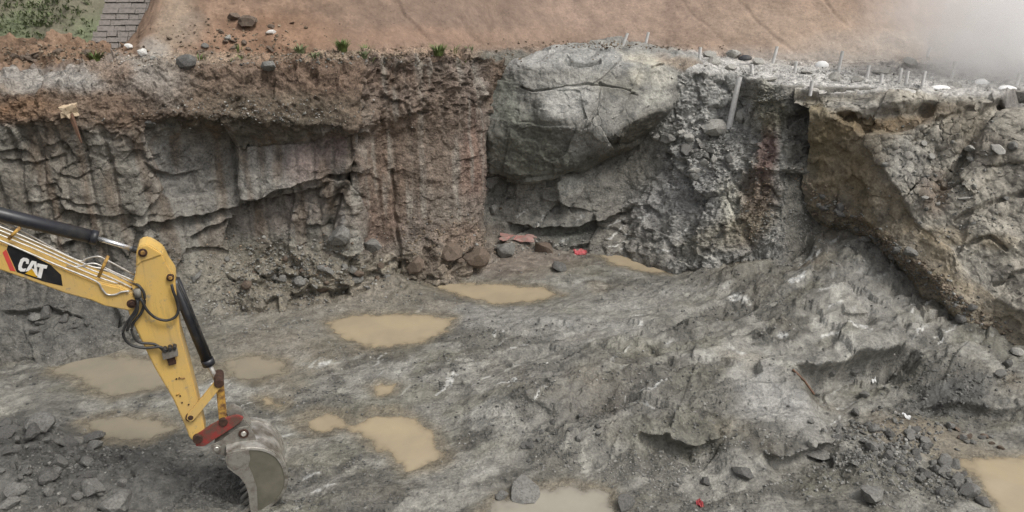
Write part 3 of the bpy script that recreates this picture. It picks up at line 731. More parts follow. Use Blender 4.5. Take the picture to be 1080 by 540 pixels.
# ------------------------------------------------------------------ the great overhanging boulder
BO = [(502, 112), (508, 88), (530, 70), (552, 60), (580, 52), (620, 46), (662, 43), (700, 48), (728, 58), (742, 74), (738, 92), (716, 108), (700, 122), (682, 138), (660, 156), (640, 166), (600, 178), (545, 190), (512, 186), (502, 160), (501, 136)]
bc = np.array([618., 112.]); bp = np.array(BO, float) - bc
bang = np.unwrap(np.arctan2(bp[:, 1], bp[:, 0])); brad = np.hypot(bp[:, 0], bp[:, 1])
o_ = np.argsort(bang); bang, brad = bang[o_], brad[o_]
NT_, NR_ = 700, 170
th = np.linspace(bang[0], bang[0] + 2 * math.pi, NT_)
rad = np.interp(th, np.append(bang, bang[0] + 2 * math.pi), np.append(brad, brad[0]))
rr = np.concatenate([np.linspace(0, 1, 120), 1 + np.linspace(0, 1, 51)[1:]])
RR, TT = np.meshgrid(rr, th, indexing='ij'); RAD = rad[None] * np.ones_like(RR)
rf = np.minimum(RR, 1.0); back = np.maximum(RR - 1, 0)
X = bc[0] + rf * RAD * np.cos(TT); Y_ = bc[1] + rf * RAD * np.sin(TT)
def smax(vals, k=22.0):
    m = np.max(vals, 0)
    return m + np.log(np.sum([np.exp(k * (v - m)) for v in vals], 0)) / k
wv = 9 * gnoise(np.stack([X * .02, Y_ * .02, X * 0], -1), 1.0, 206) + 5 * gnoise(np.stack([X * .06, Y_ * .06, X * 0], -1), 1.0, 208)
Yd = smax([22.35 + (84 + wv * .6 - Y_) * .055, 22.30 + (118 - Y_) * .016 + (X - 600) * .0035, 22.30 + ((Y_ - 126) * .85 + (556 - X) * .5 + wv) * .006,
           22.34 + ((X - 652 + wv) * .8 - (Y_ - 90) * .5) * .022, 22.3 + ((Y_ - 160 + wv * .4) * .8 + (X - 622) * .58) * .06, 22.3 + (520 - X) * .06, 22.36 + ((95 - Y_) * .7 + (600 - X) * .5 + wv) * .022])
Yd += .15 * sstep(.9, 1.0, rf) ** 2 + back * 2.6
shr = 1 - .10 * sstep(0, .3, back)
X = bc[0] + (X - bc[0]) * shr; Y_ = bc[1] + (Y_ - bc[1]) * (1 - .05 * sstep(0, .3, back))
B = at_y(X, Y_, Yd)
B = blur(B, 2, 0)
BN = grid_normals(B)
if BN[60, :, 1].mean() > 0: BN = -BN
Qb = np.stack([B[..., 0] * .8 + .35 * B[..., 2], B[..., 1] * .8, B[..., 2] - .4 * B[..., 0]], -1)
b1, e1, r1 = cells(Qb + .25 * fbm(B, .8, 2, seed=201)[..., None], .62, 41, 1.0)
b2, e2, r2 = cells(Qb + .2 * fbm(B, 2, 2, seed=202)[..., None], 1.9, 42, 1.0)
b3, e3, r3 = cells(B, 6.5, 43, 1.0)
g1 = fbm(B, 1.1, 5, seed=203); g2 = fbm(B, 5, 4, seed=204)
D = .12 * b1 + .06 * b2 * sstep(-.2, .3, gnoise(B, .8, 207)) + .018 * b3 + .13 * g1 + .02 * g2
wob = 2.2 * gnoise(B, 2.2, 205)
for pts, wd, dep in [([(548, 92), (562, 96), (582, 94), (600, 91), (620, 90), (640, 91), (655, 95), (672, 100)], 1.6, .10), ([(632, 94), (630, 110), (622, 128)], 1.2, .04),
                     ([(596, 68), (615, 71), (632, 68)], 2.4, .18), ([(632, 88), (640, 92), (668, 98)], 2.4, .14), ([(690, 72), (697, 68)], 3, .14)]:
    D -= dep * sstep(wd, wd * .35, line_dist(X + wob, Y_ + wob * .7, pts))
D += .16 * sstep(-3, 3, (Y_ - np.interp(X, [560, 600, 640, 690], [98, 93, 92, 104]) + wob)) * sstep(60, 0, Y_ - 95) * sstep(555, 575, X) * sstep(690, 660, X)
fade = sstep(1.0, .9, back)
BOUL = B + BN * (D * fade)[..., None]
C = np.zeros(X.shape + (4,), np.float32)
C[..., :3] = np.array((.185, .18, .165)) * (1 + .28 * (r1 - .5) + .25 * (r2 - .5) + .35 * g1)[..., None]; C[..., 3] = .15
Xw, Yw = X + 7 * fbm(B, 1, 3, seed=211), Y_ + 6 * fbm(B, 1, 3, seed=212)
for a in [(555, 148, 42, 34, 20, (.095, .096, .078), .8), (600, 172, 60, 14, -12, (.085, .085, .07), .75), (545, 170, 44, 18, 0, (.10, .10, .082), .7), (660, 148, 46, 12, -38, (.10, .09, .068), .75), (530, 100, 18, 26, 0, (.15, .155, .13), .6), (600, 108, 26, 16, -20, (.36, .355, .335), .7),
          (640, 62, 90, 12, 0, (.30, .30, .29), .6), (680, 62, 26, 8, 10, (.42, .39, .32), .7), (695, 80, 12, 10, 30, (.42, .40, .34), .6), (672, 80, 10, 8, 0, (.38, .36, .30), .6), (690, 102, 14, 9, -20, (.37, .36, .32), .6), (715, 66, 22, 7, 20, (.27, .20, .14), .6), (650, 92, 30, 10, 10, (.15, .145, .12), .5), (560, 60, 44, 9, -15, (.28, .275, .265), .6)]:
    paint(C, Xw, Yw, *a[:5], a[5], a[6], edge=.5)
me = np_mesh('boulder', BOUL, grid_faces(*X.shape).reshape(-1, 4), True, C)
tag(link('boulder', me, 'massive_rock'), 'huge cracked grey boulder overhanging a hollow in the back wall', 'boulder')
survey(BOUL)

# ------------------------------------------------------------------ the rock spur on the right
SP_ = [  # back on bench, lip, upper, middle, brink, foot of brown fault face, buried
    [(836, 90, 22.5), (838, 96, 21.1), (842, 101, 20.9), (846, 106, 20.75), (850, 112, 20.6), (848, 208, 20.5), (846, 240, 20.9)],
    [(866, 90, 22.3), (868, 96, 20.9), (872, 103, 20.6), (876, 112, 20.35), (880, 120, 20.2), (868, 218, 20.1), (862, 245, 20.7)],
    [(898, 91, 22.2), (903, 97, 20.7), (904, 110, 20.3), (906, 124, 20.0), (912, 150, 19.75), (893, 228, 19.6), (886, 256, 20.3)],
    [(955, 92, 22.0), (955, 98, 20.2), (952, 118, 19.8), (946, 142, 19.5), (940, 192, 18.95), (922, 240, 18.85), (912, 270, 19.6)],
    [(1005, 94, 21.8), (1005, 99, 19.8), (1002, 130, 19.3), (990, 180, 18.7), (976, 242, 18.05), (952, 262, 18.0), (938, 290, 18.8)],
    [(1060, 96, 21.6), (1060, 103, 19.3), (1056, 150, 18.6), (1040, 215, 17.8), (1022, 291, 17.0), (1000, 320, 16.9), (985, 345, 17.5)],
    [(1130, 98, 21.4), (1130, 108, 18.9), (1125, 165, 18.0), (1110, 245, 17.0), (1086, 336, 15.95), (1076, 378, 15.8), (1066, 400, 16.3)],
    [(1240, 100, 21.0), (1240, 116, 18.3), (1230, 190, 17.2), (1215, 300, 15.9), (1190, 415, 14.6), (1180, 458, 14.7), (1170, 480, 14.8)],
    [(1500, 105, 20.4), (1500, 125, 17.4), (1490, 220, 16.0), (1470, 340, 14.6), (1440, 470, 13.2), (1430, 520, 13.2), (1420, 550, 13.3)]]
sc_ = np.array([[at_y(*q) for q in c] for c in SP_])
su = np.array([0, 1, 2, 3, 4, 5, 6, 7, 8.]); 
uu = np.concatenate([np.linspace(0, 6, 330), np.linspace(6, 8, 40)[1:]])
kk = np.stack([np.stack([np.interp(uu, su, sc_[:, r, k]) for k in range(3)], -1) for r in range(7)], 0)
sg = [30, 60, 80, 110, 90, 26]
rows, vv = [], []
for r, n in enumerate(sg):
    t = np.linspace(0, 1, n, endpoint=(r == 5))
    rows.append(kk[r][None] * (1 - t)[:, None, None] + kk[r + 1][None] * t[:, None, None]); vv.append(r + t)
S = np.concatenate(rows, 0); SV = np.concatenate(vv)[:, None] * np.ones(len(uu))[None]; SU = uu[None] * np.ones_like(SV)
S = blur(blur(S, 3, 0), 5, 1)
S = S + (np.stack([fbm(S, .55, 3, seed=320 + k) for k in range(3)], -1) * .30 + np.stack([fbm(S, 2.2, 3, seed=330 + k) for k in range(3)], -1) * .10) * sstep(.8, 1.6, SV)[..., None]
SN = grid_normals(S)
if SN[150:250, :, 2].mean() < 0: SN = -SN
PX, PY, _ = project(S)
s1 = fbm(S, .9, 5, seed=301); s2 = fbm(S, 4, 4, seed=302)
td = at_y(1056, 150, 18.6) - at_y(976, 242, 18.05); td /= np.linalg.norm(td)
al = S @ td
Qs = S - (al * .62)[..., None] * td                              # strata run up the slope
c1, e1, r1 = cells(Qs + .3 * fbm(S, .8, 2, seed=303)[..., None], .6, 51, 1.1)
c2, e2, r2 = cells(Qs + .2 * fbm(S, 2, 2, seed=304)[..., None], 2.3, 52, 1.2)
c3, e3, r3 = cells(S, 6.5, 53, 1.1)
face = sstep(3.97, 4.05, SV); topm = 1 - face
brown_top = (1 - sstep(.9, 2.2, SU))
D = topm * sstep(1, 1.3, SV) * (.36 * c1 + .08 * c2 * sstep(-.1, .4, gnoise(S, .5, 306)) + .02 * c3 + .12 * s1 + .10 * fbm(Qs, 1.1, 4, seed=307, ridged=True) + .03 * s2) + topm * sstep(1.3, 1, SV) * (.10 * c2 + .08 * s1 + .03 * c3) + face * (.13 * s1 + .04 * c2 + .02 * s2 + .012 * c3)
wob = 4 * gnoise(S, 1.5, 305)
# slanting overhang that runs down from the lip, and the inset brown pocket near the lip
g = [(1078, 96), (1050, 108), (1030, 120), (1018, 150), (1004, 175), (985, 205)]
p = np.array(g[::-1], float)
dd = line_dist(PX + wob, PY + wob, g)
side = PX + wob - np.interp(PY, np.array(g)[:, 1], np.array(g)[:, 0])
D -= .28 * sstep(26, 3, dd) * sstep(-2, 4, side) * topm
D += .10 * sstep(26, 3, dd) * sstep(2, -4, side) * topm
dp = np.hypot((PX + wob - 925) / 62, (PY + wob - 125 - (PX - 925) * -.12) / 18)
D -= .35 * sstep(1.05, .85, dp) * topm * sstep(112, 120, PY + (PX - 925) * .1)
for pts, wd, dep in [([(960, 150), (985, 130), (1020, 118)], 4, .12), ([(1010, 235), (1040, 215), (1080, 205)], 4, .15), ([(1020, 260), (1045, 250), (1060, 262)], 3, .12), ([(975, 190), (1000, 200), (1015, 196)], 3, .12), ([(1040, 180), (1080, 170)], 3, .1), ([(1050, 300), (1080, 285)], 3, .12)]:
    D -= dep * sstep(wd, wd * .3, line_dist(PX + wob, PY + wob, pts)) * topm
SPUR = S + SN * (D * sstep(0, .4, SV))[..., None]
C = np.zeros(PX.shape + (4,), np.float32)
C[..., :3] = np.array((.255, .235, .20)) * (1 + .32 * (r1 - .5) + .3 * (r2 - .5) + .4 * s1)[..., None]; C[..., 3] = .1
br = np.array((.185, .145, .09)) * (1 + .35 * s1 + .3 * gnoise(S * np.array([4, 4, .3]), 1.0, 311))[..., None]
fm = np.maximum(face, (1 - sstep(2.6, 3.1, SU)) * sstep(2.6, 3.0, SV))
C[..., :3] += (br - C[..., :3]) * (fm * (.62 + .6 * fbm(S, 1.3, 4, seed=314)).clip(.25, .95))[..., None]
C[..., :3] += (np.array((.40, .39, .375)) - C[..., :3]) * (sstep(1.25, .9, SV + .2 * s1) * .85)[..., None]
Xw, Yw = PX + 10 * fbm(S, .8, 3, seed=312), PY + 8 * fbm(S, .8, 3, seed=313)
for a in [(915, 132, 56, 15, -8, (.125, .095, .055), .85), (960, 126, 50, 9, -10, (.15, .105, .06), .6), (1015, 135, 20, 26, -50, (.12, .10, .07), .6), (1065, 105, 22, 8, -10, (.07, .06, .05), .7), (985, 205, 16, 22, 10, (.17, .12, .085), .5), (1000, 248, 22, 10, 0, (.27, .215, .14), .5), (1050, 255, 20, 8, 0, (.24, .19, .12), .5),
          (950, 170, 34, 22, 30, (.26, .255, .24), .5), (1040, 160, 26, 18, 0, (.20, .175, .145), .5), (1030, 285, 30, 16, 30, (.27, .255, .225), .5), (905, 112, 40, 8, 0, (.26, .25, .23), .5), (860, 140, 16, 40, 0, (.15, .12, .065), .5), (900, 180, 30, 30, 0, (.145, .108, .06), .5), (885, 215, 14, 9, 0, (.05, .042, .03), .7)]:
    paint(C, Xw, Yw, *a[:5], a[5], a[6], edge=.5)
C[..., :3] = C[..., :3].clip(.02, .8)
me = np_mesh('rock_spur', SPUR, grid_faces(*PX.shape).reshape(-1, 4), True, C)
tag(link('rock_spur', me, 'massive_rock'), kind='structure')
survey(SPUR)

# ------------------------------------------------------------------ green hill behind, far left
hx = np.linspace(-24, -6.5, 220); hv = np.linspace(0, 1, 200)
HX, HV = np.meshgrid(hx, hv)
Hh = np.stack([HX, 24.5 + HV * 15 + .0 * HX, 4.9 + HV * 12.0], -1)
nf = fbm(Hh, .5, 5, seed=401)
Hh[..., 2] += .35 * nf; Hh[..., 1] -= .35 * nf
C = np.zeros(HX.shape + (4,), np.float32)
C[..., :3] = np.array((.16, .15, .11)) * (1 + .3 * nf)[..., None]
gmk = sstep(-.2, .25, fbm(Hh, .35, 3, seed=402)) * sstep(-9.5, -12.0, HX + nf)
C[..., :3] += (np.array((.15, .17, .105)) - C[..., :3]) * gmk[..., None]
me = np_mesh('grassy_hill', Hh, grid_faces(*HX.shape).reshape(-1, 4), True, C)
tag(link('grassy_hill', me, 'slope'), kind='structure')
survey(Hh)
# ------------------------------------------------------------------ water
for (mt, lev, q, lab), near in zip(pud_world, pud_sd):
    dep = lev - FLOOR[..., 2]
    wetv = near & (dep > -.012)
    fm_ = wetv[:-1, :-1] | wetv[1:, :-1] | wetv[:-1, 1:] | wetv[1:, 1:]
    f = grid_faces(*fx.shape)[fm_]
    if len(f) == 0: continue
    idx = np.unique(f); remap = np.zeros(fx.size, np.int32); remap[idx] = np.arange(len(idx))
    c = q.mean(0)
    P = np.stack([FLOOR[..., 0].ravel()[idx] - c[0], FLOOR[..., 1].ravel()[idx] - c[1], np.zeros(len(idx))], -1)
    d_ = np.clip(dep.ravel()[idx], 0, 1)
    o = link('puddle', np_mesh('puddle', P, remap[f][:, ::-1], True, np.stack([d_, d_, d_, np.ones(len(idx))], -1)), mt)
    o.location = (c[0], c[1], lev)
    tag(o, lab, kind='structure')

# ------------------------------------------------------------------ loose rocks
def rock_mesh(name, seed, sub=2, planes=11, sq=(1, 1, 1), lo=.5, hi=.85):
    rs = np.random.RandomState(seed)
    bm = bmesh.new()
    bmesh.ops.create_icosphere(bm, subdivisions=sub, radius=1.0)
    P = np.array([v.co[:] for v in bm.verts])
    for k in range(planes):
        n = rs.randn(3); n /= np.linalg.norm(n)
        d = rs.uniform(lo, hi); s = P @ n
        P -= np.where(s > d, s - d, 0)[:, None] * n
    P += .06 * np.stack([gnoise(P, 1.6, seed + k) for k in range(3)], -1)
    P *= np.array(sq)
    for v, p in zip(bm.verts, P): v.co = p
    me = bpy.data.meshes.new(name); bm.to_mesh(me); bm.free()
    return me
SHAPES = []
for k in range(9):
    SHAPES.append([(1, .85, .75), (1, .9, .5), (1, .7, .8), (1.1, .8, .62), (1, 1, .85), (1.15, .9, .32), (1, .75, .68), (1.2, .7, .5), (.95, .9, .7)][k])
RME = {}
def rock(px, py, w, mat='stone_grey', shape=0, label=None, group=None, sink=.3, rz=None, tilt=.25, name='rock', base=None, flat=None):
    """a stone w px wide in the survey, resting on the ground found at that bearing"""
    g = ground_at(px, py) if base is None else np.array(base)
    d = project(g)[2]
    r = .5 * w * d / FPX
    key = (shape % 9, mat)
    if key not in RME:
        m = rock_mesh('rock_%s' % mat, 500 + (shape % 9) * 7, 2, 12, SHAPES[shape % 9])
        m.materials.append(MATS[mat]); RME[key] = m
    o = bpy.data.objects.new(name, RME[key]); COL.objects.link(o)
    rr_ = random.Random(int(px * 31 + py * 17))
    o.scale = (r, r, r)
    o.rotation_euler = (rr_.uniform(-tilt, tilt), rr_.uniform(-tilt, tilt), rr_.uniform(0, 6.28) if rz is None else rz)
    hz = SHAPES[shape % 9][2] * r
    o.location = (g[0], g[1], g[2] + hz * (1 - 2 * sink) + 0.0)
    return tag(o, label, 'rock', group)
NAMED = [
 (45, 452, 34, 'stone_grey', 3, 'big grey angular block topping the dark heap across the film of water'),
 (64, 467, 16, 'stone_grey', 1, 'smaller grey rock leaning on the big block of the dark heap'),
 (98, 462, 24, 'stone_dark', 5, 'flat dark slab lying alone in wet mud near the shallow film'),
 (16, 520, 28, 'stone_grey', 1, 'flat-topped grey rock at the outer end of the loose heap'),
 (53, 506, 26, 'stone_dark', 6, 'dark brown-grey rock perched on the loose heap'),
 (53, 521, 16, 'stone_grey', 2, 'pale small rock directly below the dark perched one'),
 (98, 521, 26, 'stone_grey', 4, 'upright rounded grey boulder beside the white scratch mark'),
 (124, 534, 38, 'stone_grey', 3, 'broad low grey boulder sitting between heap and excavator bucket'),
 (8, 535, 24, 'stone_grey', 7, 'grey rock half buried under the flat-topped one'),
 (556, 521, 38, 'stone_grey', 5, 'flat grey stone slab lying in the greyish puddle edge'),
 (529, 523, 18, 'stone_grey', 1, 'low grey stone next to the flat slab in greyish puddle'),
 (658, 532, 24, 'stone_dark', 0, 'dark rounded rock standing on mud beside the greyish puddle'),
 (744, 509, 14, 'stone_dark', 2, 'single dark chunk on open gravelly mud below the thin crevice'),
 (783, 500, 26, 'stone_dark', 7, 'long dark chunk on gravelly mud below the second crevice'),
 (917, 526, 32, 'stone_grey', 0, 'large rounded grey boulder lying at the edge of the rubble spread'),
 (1022, 520, 20, 'stone_grey', 4, 'grey rock at the lip of the tan puddle below the rubble'),
 (1036, 531, 20, 'stone_dark', 1, 'dark wet rock standing in the tan puddle below the rubble'),
 (862, 479, 32, 'stone_grey', 5, 'thin grey slab lying in front of the dark second crevice'),
 (856, 469, 16, 'stone_pale', 2, 'pale rock wedged in the mouth of the second crevice'),
 (900, 396, 13, 'stone_grey', 0, 'round grey stone under the big undercut slab'),
 (877, 394, 12, 'stone_dark', 2, 'dark upright stone in the shadow of the undercut slab'),
 (722, 163, 18, 'stone_dark', 4, 'dark round rock lodged high on the grey talus'),
 (720, 180, 8, 'stone_pale', 2, 'small pale standing stone on the grey talus'),
 (732, 182, 15, 'stone_pale', 7, 'long pale stone lying next to a small standing one on talus'),
 (781, 128, 22, 'stone_pale', 2, 'pointed pale block wedged behind the leaning grey pole'),
 (752, 140, 34, 'stone_pale', 3, 'wide pale dusty block at the foot of the leaning pole'),
 (704, 150, 22, 'stone_grey', 3, 'grey block in the notch to the side of the great boulder'),
 (361, 254, 28, 'stone_grey', 4, 'pale squarish rock at the foot of the purple-grey slab'),
 (392, 262, 24, 'stone_grey', 0, 'grey rounded rock at the foot of the clay recess'),
 (412, 298, 22, 'stone_grey', 3, 'pale wedge of rock at the shore of the long puddle'),
 (476, 272, 32, 'stone_brown', 6, 'brown blocky rock leaning on the clay face foot'),
 (503, 278, 28, 'stone_brown', 4, 'rounded brown rock beside the brown block at the clay face foot'),
 (440, 285, 26, 'stone_brown', 2, 'dark brown rock in the corner of the clay recess'),
 (518, 196, 24, 'stone_grey', 0, 'grey rock jammed under the overhanging edge of the great boulder'),
 (520, 225, 16, 'stone_grey', 2, 'grey stone below the one jammed under the great boulder'),
 (556, 240, 9, 'stone_pale', 0, 'small pale cobble in the hollow under the great boulder'),
 (568, 242, 8, 'stone_grey', 0, 'small round cobble beside the pale one under the boulder'),
 (535, 268, 24, 'stone_grey', 4, 'mottled grey rock with pale flank above the long puddle'),
 (573, 266, 26, 'stone_brown', 0, 'round brownish rock next to the mottled one above the long puddle'),
 (590, 285, 18, 'stone_dark', 6, 'dark rock at the tip of the long puddle'),
 (136, 50, 9, 'stone_white', 0, 'white stone in front of the coursed masonry slope'),
 (152, 57, 12, 'stone_white', 4, 'bigger white stone below the masonry slope'),
 (162, 62, 9, 'stone_pale', 1, 'low pale stone next to the bigger white one'),
 (228, 47, 13, 'stone_white', 2, 'white chunk on reddish dirt of the hillside'),
 (286, 36, 12, 'stone_white', 7, 'white chunk higher up beside the brown hillside blocks'),
 (247, 20, 18, 'stone_brown', 1, 'brown block in the hillside dirt'),
 (262, 26, 24, 'stone_brown', 3, 'long brown block embedded in the hillside dirt'),
 (216, 50, 10, 'stone_grey', 6, 'grey stone among the dirt clods of the hillside'),
 (241, 41, 9, 'stone_pale', 3, 'pale stone in loose dirt between white chunks'),
 (198, 68, 26, 'stone_dark', 6, 'dark knobbly rock jutting from the lip of the earth bank'),
 (283, 72, 22, 'stone_grey', 1, 'grey rock showing in the top of the earth bank'),
 (158, 133, 22, 'stone_dark', 1, 'flat dark stone held in the underside of the earth bank'),
 (1052, 160, 20, 'stone_pale', 7, 'pale slab resting on the upper spur under its overhang'),
 (1022, 157, 15, 'stone_pale', 1, 'small pale slab on the upper spur'),
 (1068, 157, 14, 'stone_grey', 2, 'upright grey stone on the upper spur'),
 (905, 240, 16, 'stone_brown', 6, 'brown rock at the foot of the brown fault face near its hollow'),
 (886, 222, 14, 'stone_dark', 2, 'dark upright rock in the hollow under the brown face'),
 (960, 268, 18, 'stone_grey', 3, 'grey slab fallen at the bend of the brown fault face'),
 (985, 312, 20, 'stone_grey', 0, 'grey rock leaning on the lower brown fault face'),
 (1012, 338, 16, 'stone_dark', 6, 'dark rock beside the lower brown fault face'),
 (1064, 384, 14, 'stone_dark', 2, 'dark block at the foot of the brown fault face'),
 (1072, 372, 14, 'stone_pale', 6, 'pale block wedged against the brown fault face'),
 (1054, 396, 12, 'stone_grey', 4, 'grey block among stones at the foot of the fault face'),
]
for (px, py, w, mt, sh, lab) in NAMED:
    rock(px, py, w * 1.08, mt, sh, lab, sink=.26)
rnd = random.Random(5)
FIELDS = [  # centre x, y, spread x, y, slant, count, min, max width, where, group, materials
 (950, 478, 74, 32, .45, 62, 9, 17, 'in the rubble spread above the tan puddle', 'rubble above the tan puddle', ['stone_grey', 'stone_grey', 'stone_dark']),
 (1000, 500, 30, 20, .5, 20, 10, 20, 'at the rubble edge next to the tan puddle', 'chunky rubble by the tan puddle', ['stone_grey', 'stone_dark']),
 (1020, 462, 40, 12, .2, 14, 8, 13, 'on the dirt ramp above the tan puddle', 'stones on the dirt ramp', ['stone_brown', 'stone_grey']),
 (60, 495, 80, 38, 0, 46, 9, 26, 'scattered over the dark heap beside the excavator', 'stones of the dark heap', ['stone_grey', 'stone_grey', 'stone_dark']),
 (330, 290, 90, 20, -.05, 26, 9, 20, 'in the debris at the foot of the rock wall', 'debris at the foot of the rock wall', ['stone_grey', 'stone_brown', 'stone_grey']),
 (738, 160, 30, 30, .2, 20, 9, 17, 'on the talus below the leaning pole', 'rocks on the talus', ['stone_pale', 'stone_grey']),
 (600, 462, 60, 22, -.1, 12, 8, 13, 'in the crumbled ground beside the thin crevice', 'clods by the thin crevice', ['stone_dark', 'stone_grey']),
 (50, 338, 60, 22, 0, 14, 9, 18, 'at the foot of the drilled wall behind the boom', 'rocks behind the boom', ['stone_dark', 'stone_grey']),
 (60, 62, 60, 9, 0, 12, 8, 13, 'on the dirt pile below the green hill', 'clods on the dirt pile', ['stone_brown']),
 (240, 45, 55, 18, 0, 12, 7, 12, 'in the loose hillside dirt', 'clods in the hillside dirt', ['stone_brown']),
 (960, 285, 90, 14, .75, 16, 8, 16, 'strewn along the foot of the brown fault face', 'stones along the fault face', ['stone_grey', 'stone_brown', 'stone_dark']),
 (1000, 180, 60, 50, .3, 14, 8, 16, 'resting on the sloping spur', 'broken rock on the spur', ['stone_grey', 'stone_pale']),
]
TONE = {'stone_grey': 'grey', 'stone_dark': 'dark', 'stone_brown': 'brown', 'stone_pale': 'pale dusty'}
FORM = ['blocky', 'low', 'wedge-shaped', 'broad', 'rounded', 'flat', 'angular', 'long', 'lumpy']
for cx, cy, sx, sy, sl, n, w0, w1, where, grp, mts in FIELDS:
    for k in range(n):
        u, v = rnd.gauss(0, .55), rnd.gauss(0, .55)
        px, py = cx + u * sx, cy + v * sy + sl * u * sx
        if not (0 < px < 1078 and 5 < py < 538): continue
        g = ground_at(px, py)
        if g[2] < .012 and any(poly_mask(np.array([g[0]]), np.array([g[1]]), q)[0] < .02 for _, _, q, _ in pud_world): continue
        w = w0 + (w1 - w0) * rnd.random() ** 2; mt = rnd.choice(mts); sh = rnd.randrange(9)
        size = 'small' if w < w0 + (w1 - w0) * .22 else ('large' if w > w0 + (w1 - w0) * .6 else 'middling')
        rock(px, py, w, mt, sh, '%s %s %s rock %s' % (size, FORM[sh], TONE[mt], where), grp, sink=.28 + .1 * rnd.random(), tilt=.6)

# fine gravel nobody could count: one mesh, two kinds
def gravel(name, fields, mat, seed, dens=1.0):
    rs = np.random.RandomState(seed)
    bm = bmesh.new(); bmesh.ops.create_icosphere(bm, subdivisions=1, radius=1.0)
    V0 = np.array([v.co[:] for v in bm.verts]); F0 = np.array([[v.index for v in f.verts] for f in bm.faces]); bm.free()
    forms = []
    for k in range(10):
        P = V0.copy()
        for j in range(7):
            n = rs.randn(3); n /= np.linalg.norm(n); d = rs.uniform(.45, .8); s = P @ n
            P -= np.where(s > d, s - d, 0)[:, None] * n
        forms.append(P * np.array([1, rs.uniform(.6, 1), rs.uniform(.4, .8)]))
    VV, FFc, CC = [], [], []; base_ = 0
    for cx, cy, sx, sy, sl, n, w0, w1, c0 in fields:
        uv = rs.randn(int(n * dens), 2) * .55
        for u, v in uv:
            px, py = cx + u * sx, cy + v * sy + sl * u * sx
            if not (-20 < px < 1100 and 2 < py < 555): continue
            if not (ZB[int(py) + 100, int(px) + 100] < 1e8) or rs.rand() > ZA[int(py) + 100, int(px) + 100]: continue
            g = ZP[int(py) + 100, int(px) + 100]
            r = .5 * (w0 + (w1 - w0) * rs.rand() ** 3) * ZB[int(py) + 100, int(px) + 100] / FPX
            a = rs.uniform(0, 6.28); c, s = math.cos(a), math.sin(a)
            b = rs.uniform(-.6, .6); cb, sb = math.cos(b), math.sin(b)
            P = forms[rs.randint(10)] * r
            P = P @ np.array([[1, 0, 0], [0, cb, -sb], [0, sb, cb]]).T @ np.array([[c, -s, 0], [s, c, 0], [0, 0, 1]]).T
            VV.append(P + g + np.array([rs.uniform(-.01, .01), 0, r * .18])); FFc.append(F0 + base_); base_ += len(P)
            k = rs.uniform(.6, 1.45)
            CC.append(np.tile(np.array([[c0[0] * k, c0[1] * k, c0[2] * k, .2]]), (len(P), 1)))
    me = np_mesh(name, np.concatenate(VV), np.concatenate(FFc), False, np.concatenate(CC))
    return tag(link(name, me, mat), kind='stuff')
gry, drk, brn, pal = (.19, .185, .172), (.115, .112, .105), (.17, .135, .10), (.33, .32, .30)
gravel('floor_gravel', [
    (930, 480, 110, 46, .3, 1500, 2, 7, gry), (980, 490, 80, 40, .3, 700, 2, 7, drk), (80, 480, 130, 55, 0, 1300, 2, 7, drk), (60, 500, 90, 40, 0, 500, 2, 6, gry), (230, 515, 90, 26, 0, 800, 2, 6, drk),
    (640, 455, 110, 26, -.05, 1000, 1.6, 5, drk), (730, 500, 140, 34, 0, 1300, 1.6, 5, gry), (560, 415, 90, 26, -.2, 700, 1.5, 4.5, drk), (470, 400, 50, 14, -.1, 350, 1.5, 5, drk), (330, 412, 40, 14, -.2, 300, 1.5, 4.5, drk),
    (420, 485, 60, 18, 0, 400, 1.5, 4.5, drk), (90, 415, 90, 14, .05, 350, 1.5, 5, drk), (880, 395, 70, 14, .2, 350, 2, 6, gry), (1010, 410, 70, 34, 0, 500, 2, 6, drk), (850, 250, 70, 34, .2, 500, 1.5, 4.5, gry),
    (300, 330, 130, 26, -.05, 700, 1.5, 5, gry), (960, 280, 90, 12, .75, 900, 1.6, 6, brn), (960, 285, 90, 14, .75, 500, 1.6, 6, gry), (540, 345, 120, 20, -.1, 400, 1.5, 4, drk), (800, 330, 130, 50, 0, 500, 1.5, 4, drk), (420, 440, 260, 90, 0, 900, 1.3, 3.6, drk), (700, 400, 300, 90, 0, 900, 1.3, 3.6, gry), (500, 530, 280, 14, 0, 500, 1.5, 5, drk), (560, 420, 520, 130, 0, 3500, 1.3, 4.5, drk), (560, 420, 520, 130, 0, 2500, 1.3, 4, gry)], 'mud', 1, 1.9)
gravel('wall_gravel', [
    (300, 285, 110, 30, 0, 900, 1.8, 6, gry), (300, 280, 110, 30, 0, 300, 1.6, 4.5, brn), (270, 118, 110, 14, 0, 300, 1.6, 4.5, gry), (270, 118, 110, 14, 0, 160, 1.4, 3.5, pal), (60, 58, 70, 12, 0, 500, 1.8, 6, brn), (240, 40, 80, 18, 0, 350, 1.6, 5, brn), (150, 62, 60, 10, 0, 120, 1.6, 4, pal), (370, 60, 160, 7, 0, 700, 1.6, 5.5, brn), (330, 64, 120, 8, 0, 250, 1.6, 5, gry), (640, 48, 110, 4, .03, 250, 1.5, 4, brn),
    (750, 165, 50, 40, .1, 700, 1.8, 6, gry), (750, 150, 40, 30, .1, 250, 1.8, 5, pal), (800, 205, 16, 40, -.4, 260, 1.6, 5, brn), (470, 250, 60, 24, 0, 350, 1.8, 5, brn), (560, 262, 70, 14, 0, 250, 1.8, 5, gry), (880, 80, 150, 9, .05, 500, 1.5, 4.5, pal), (815, 105, 22, 9, 0, 200, 1.5, 4, gry), (1010, 200, 70, 60, .4, 500, 1.8, 6, gry), (850, 130, 10, 12, 0, 40, 1.5, 3, gry)], 'soil', 2)
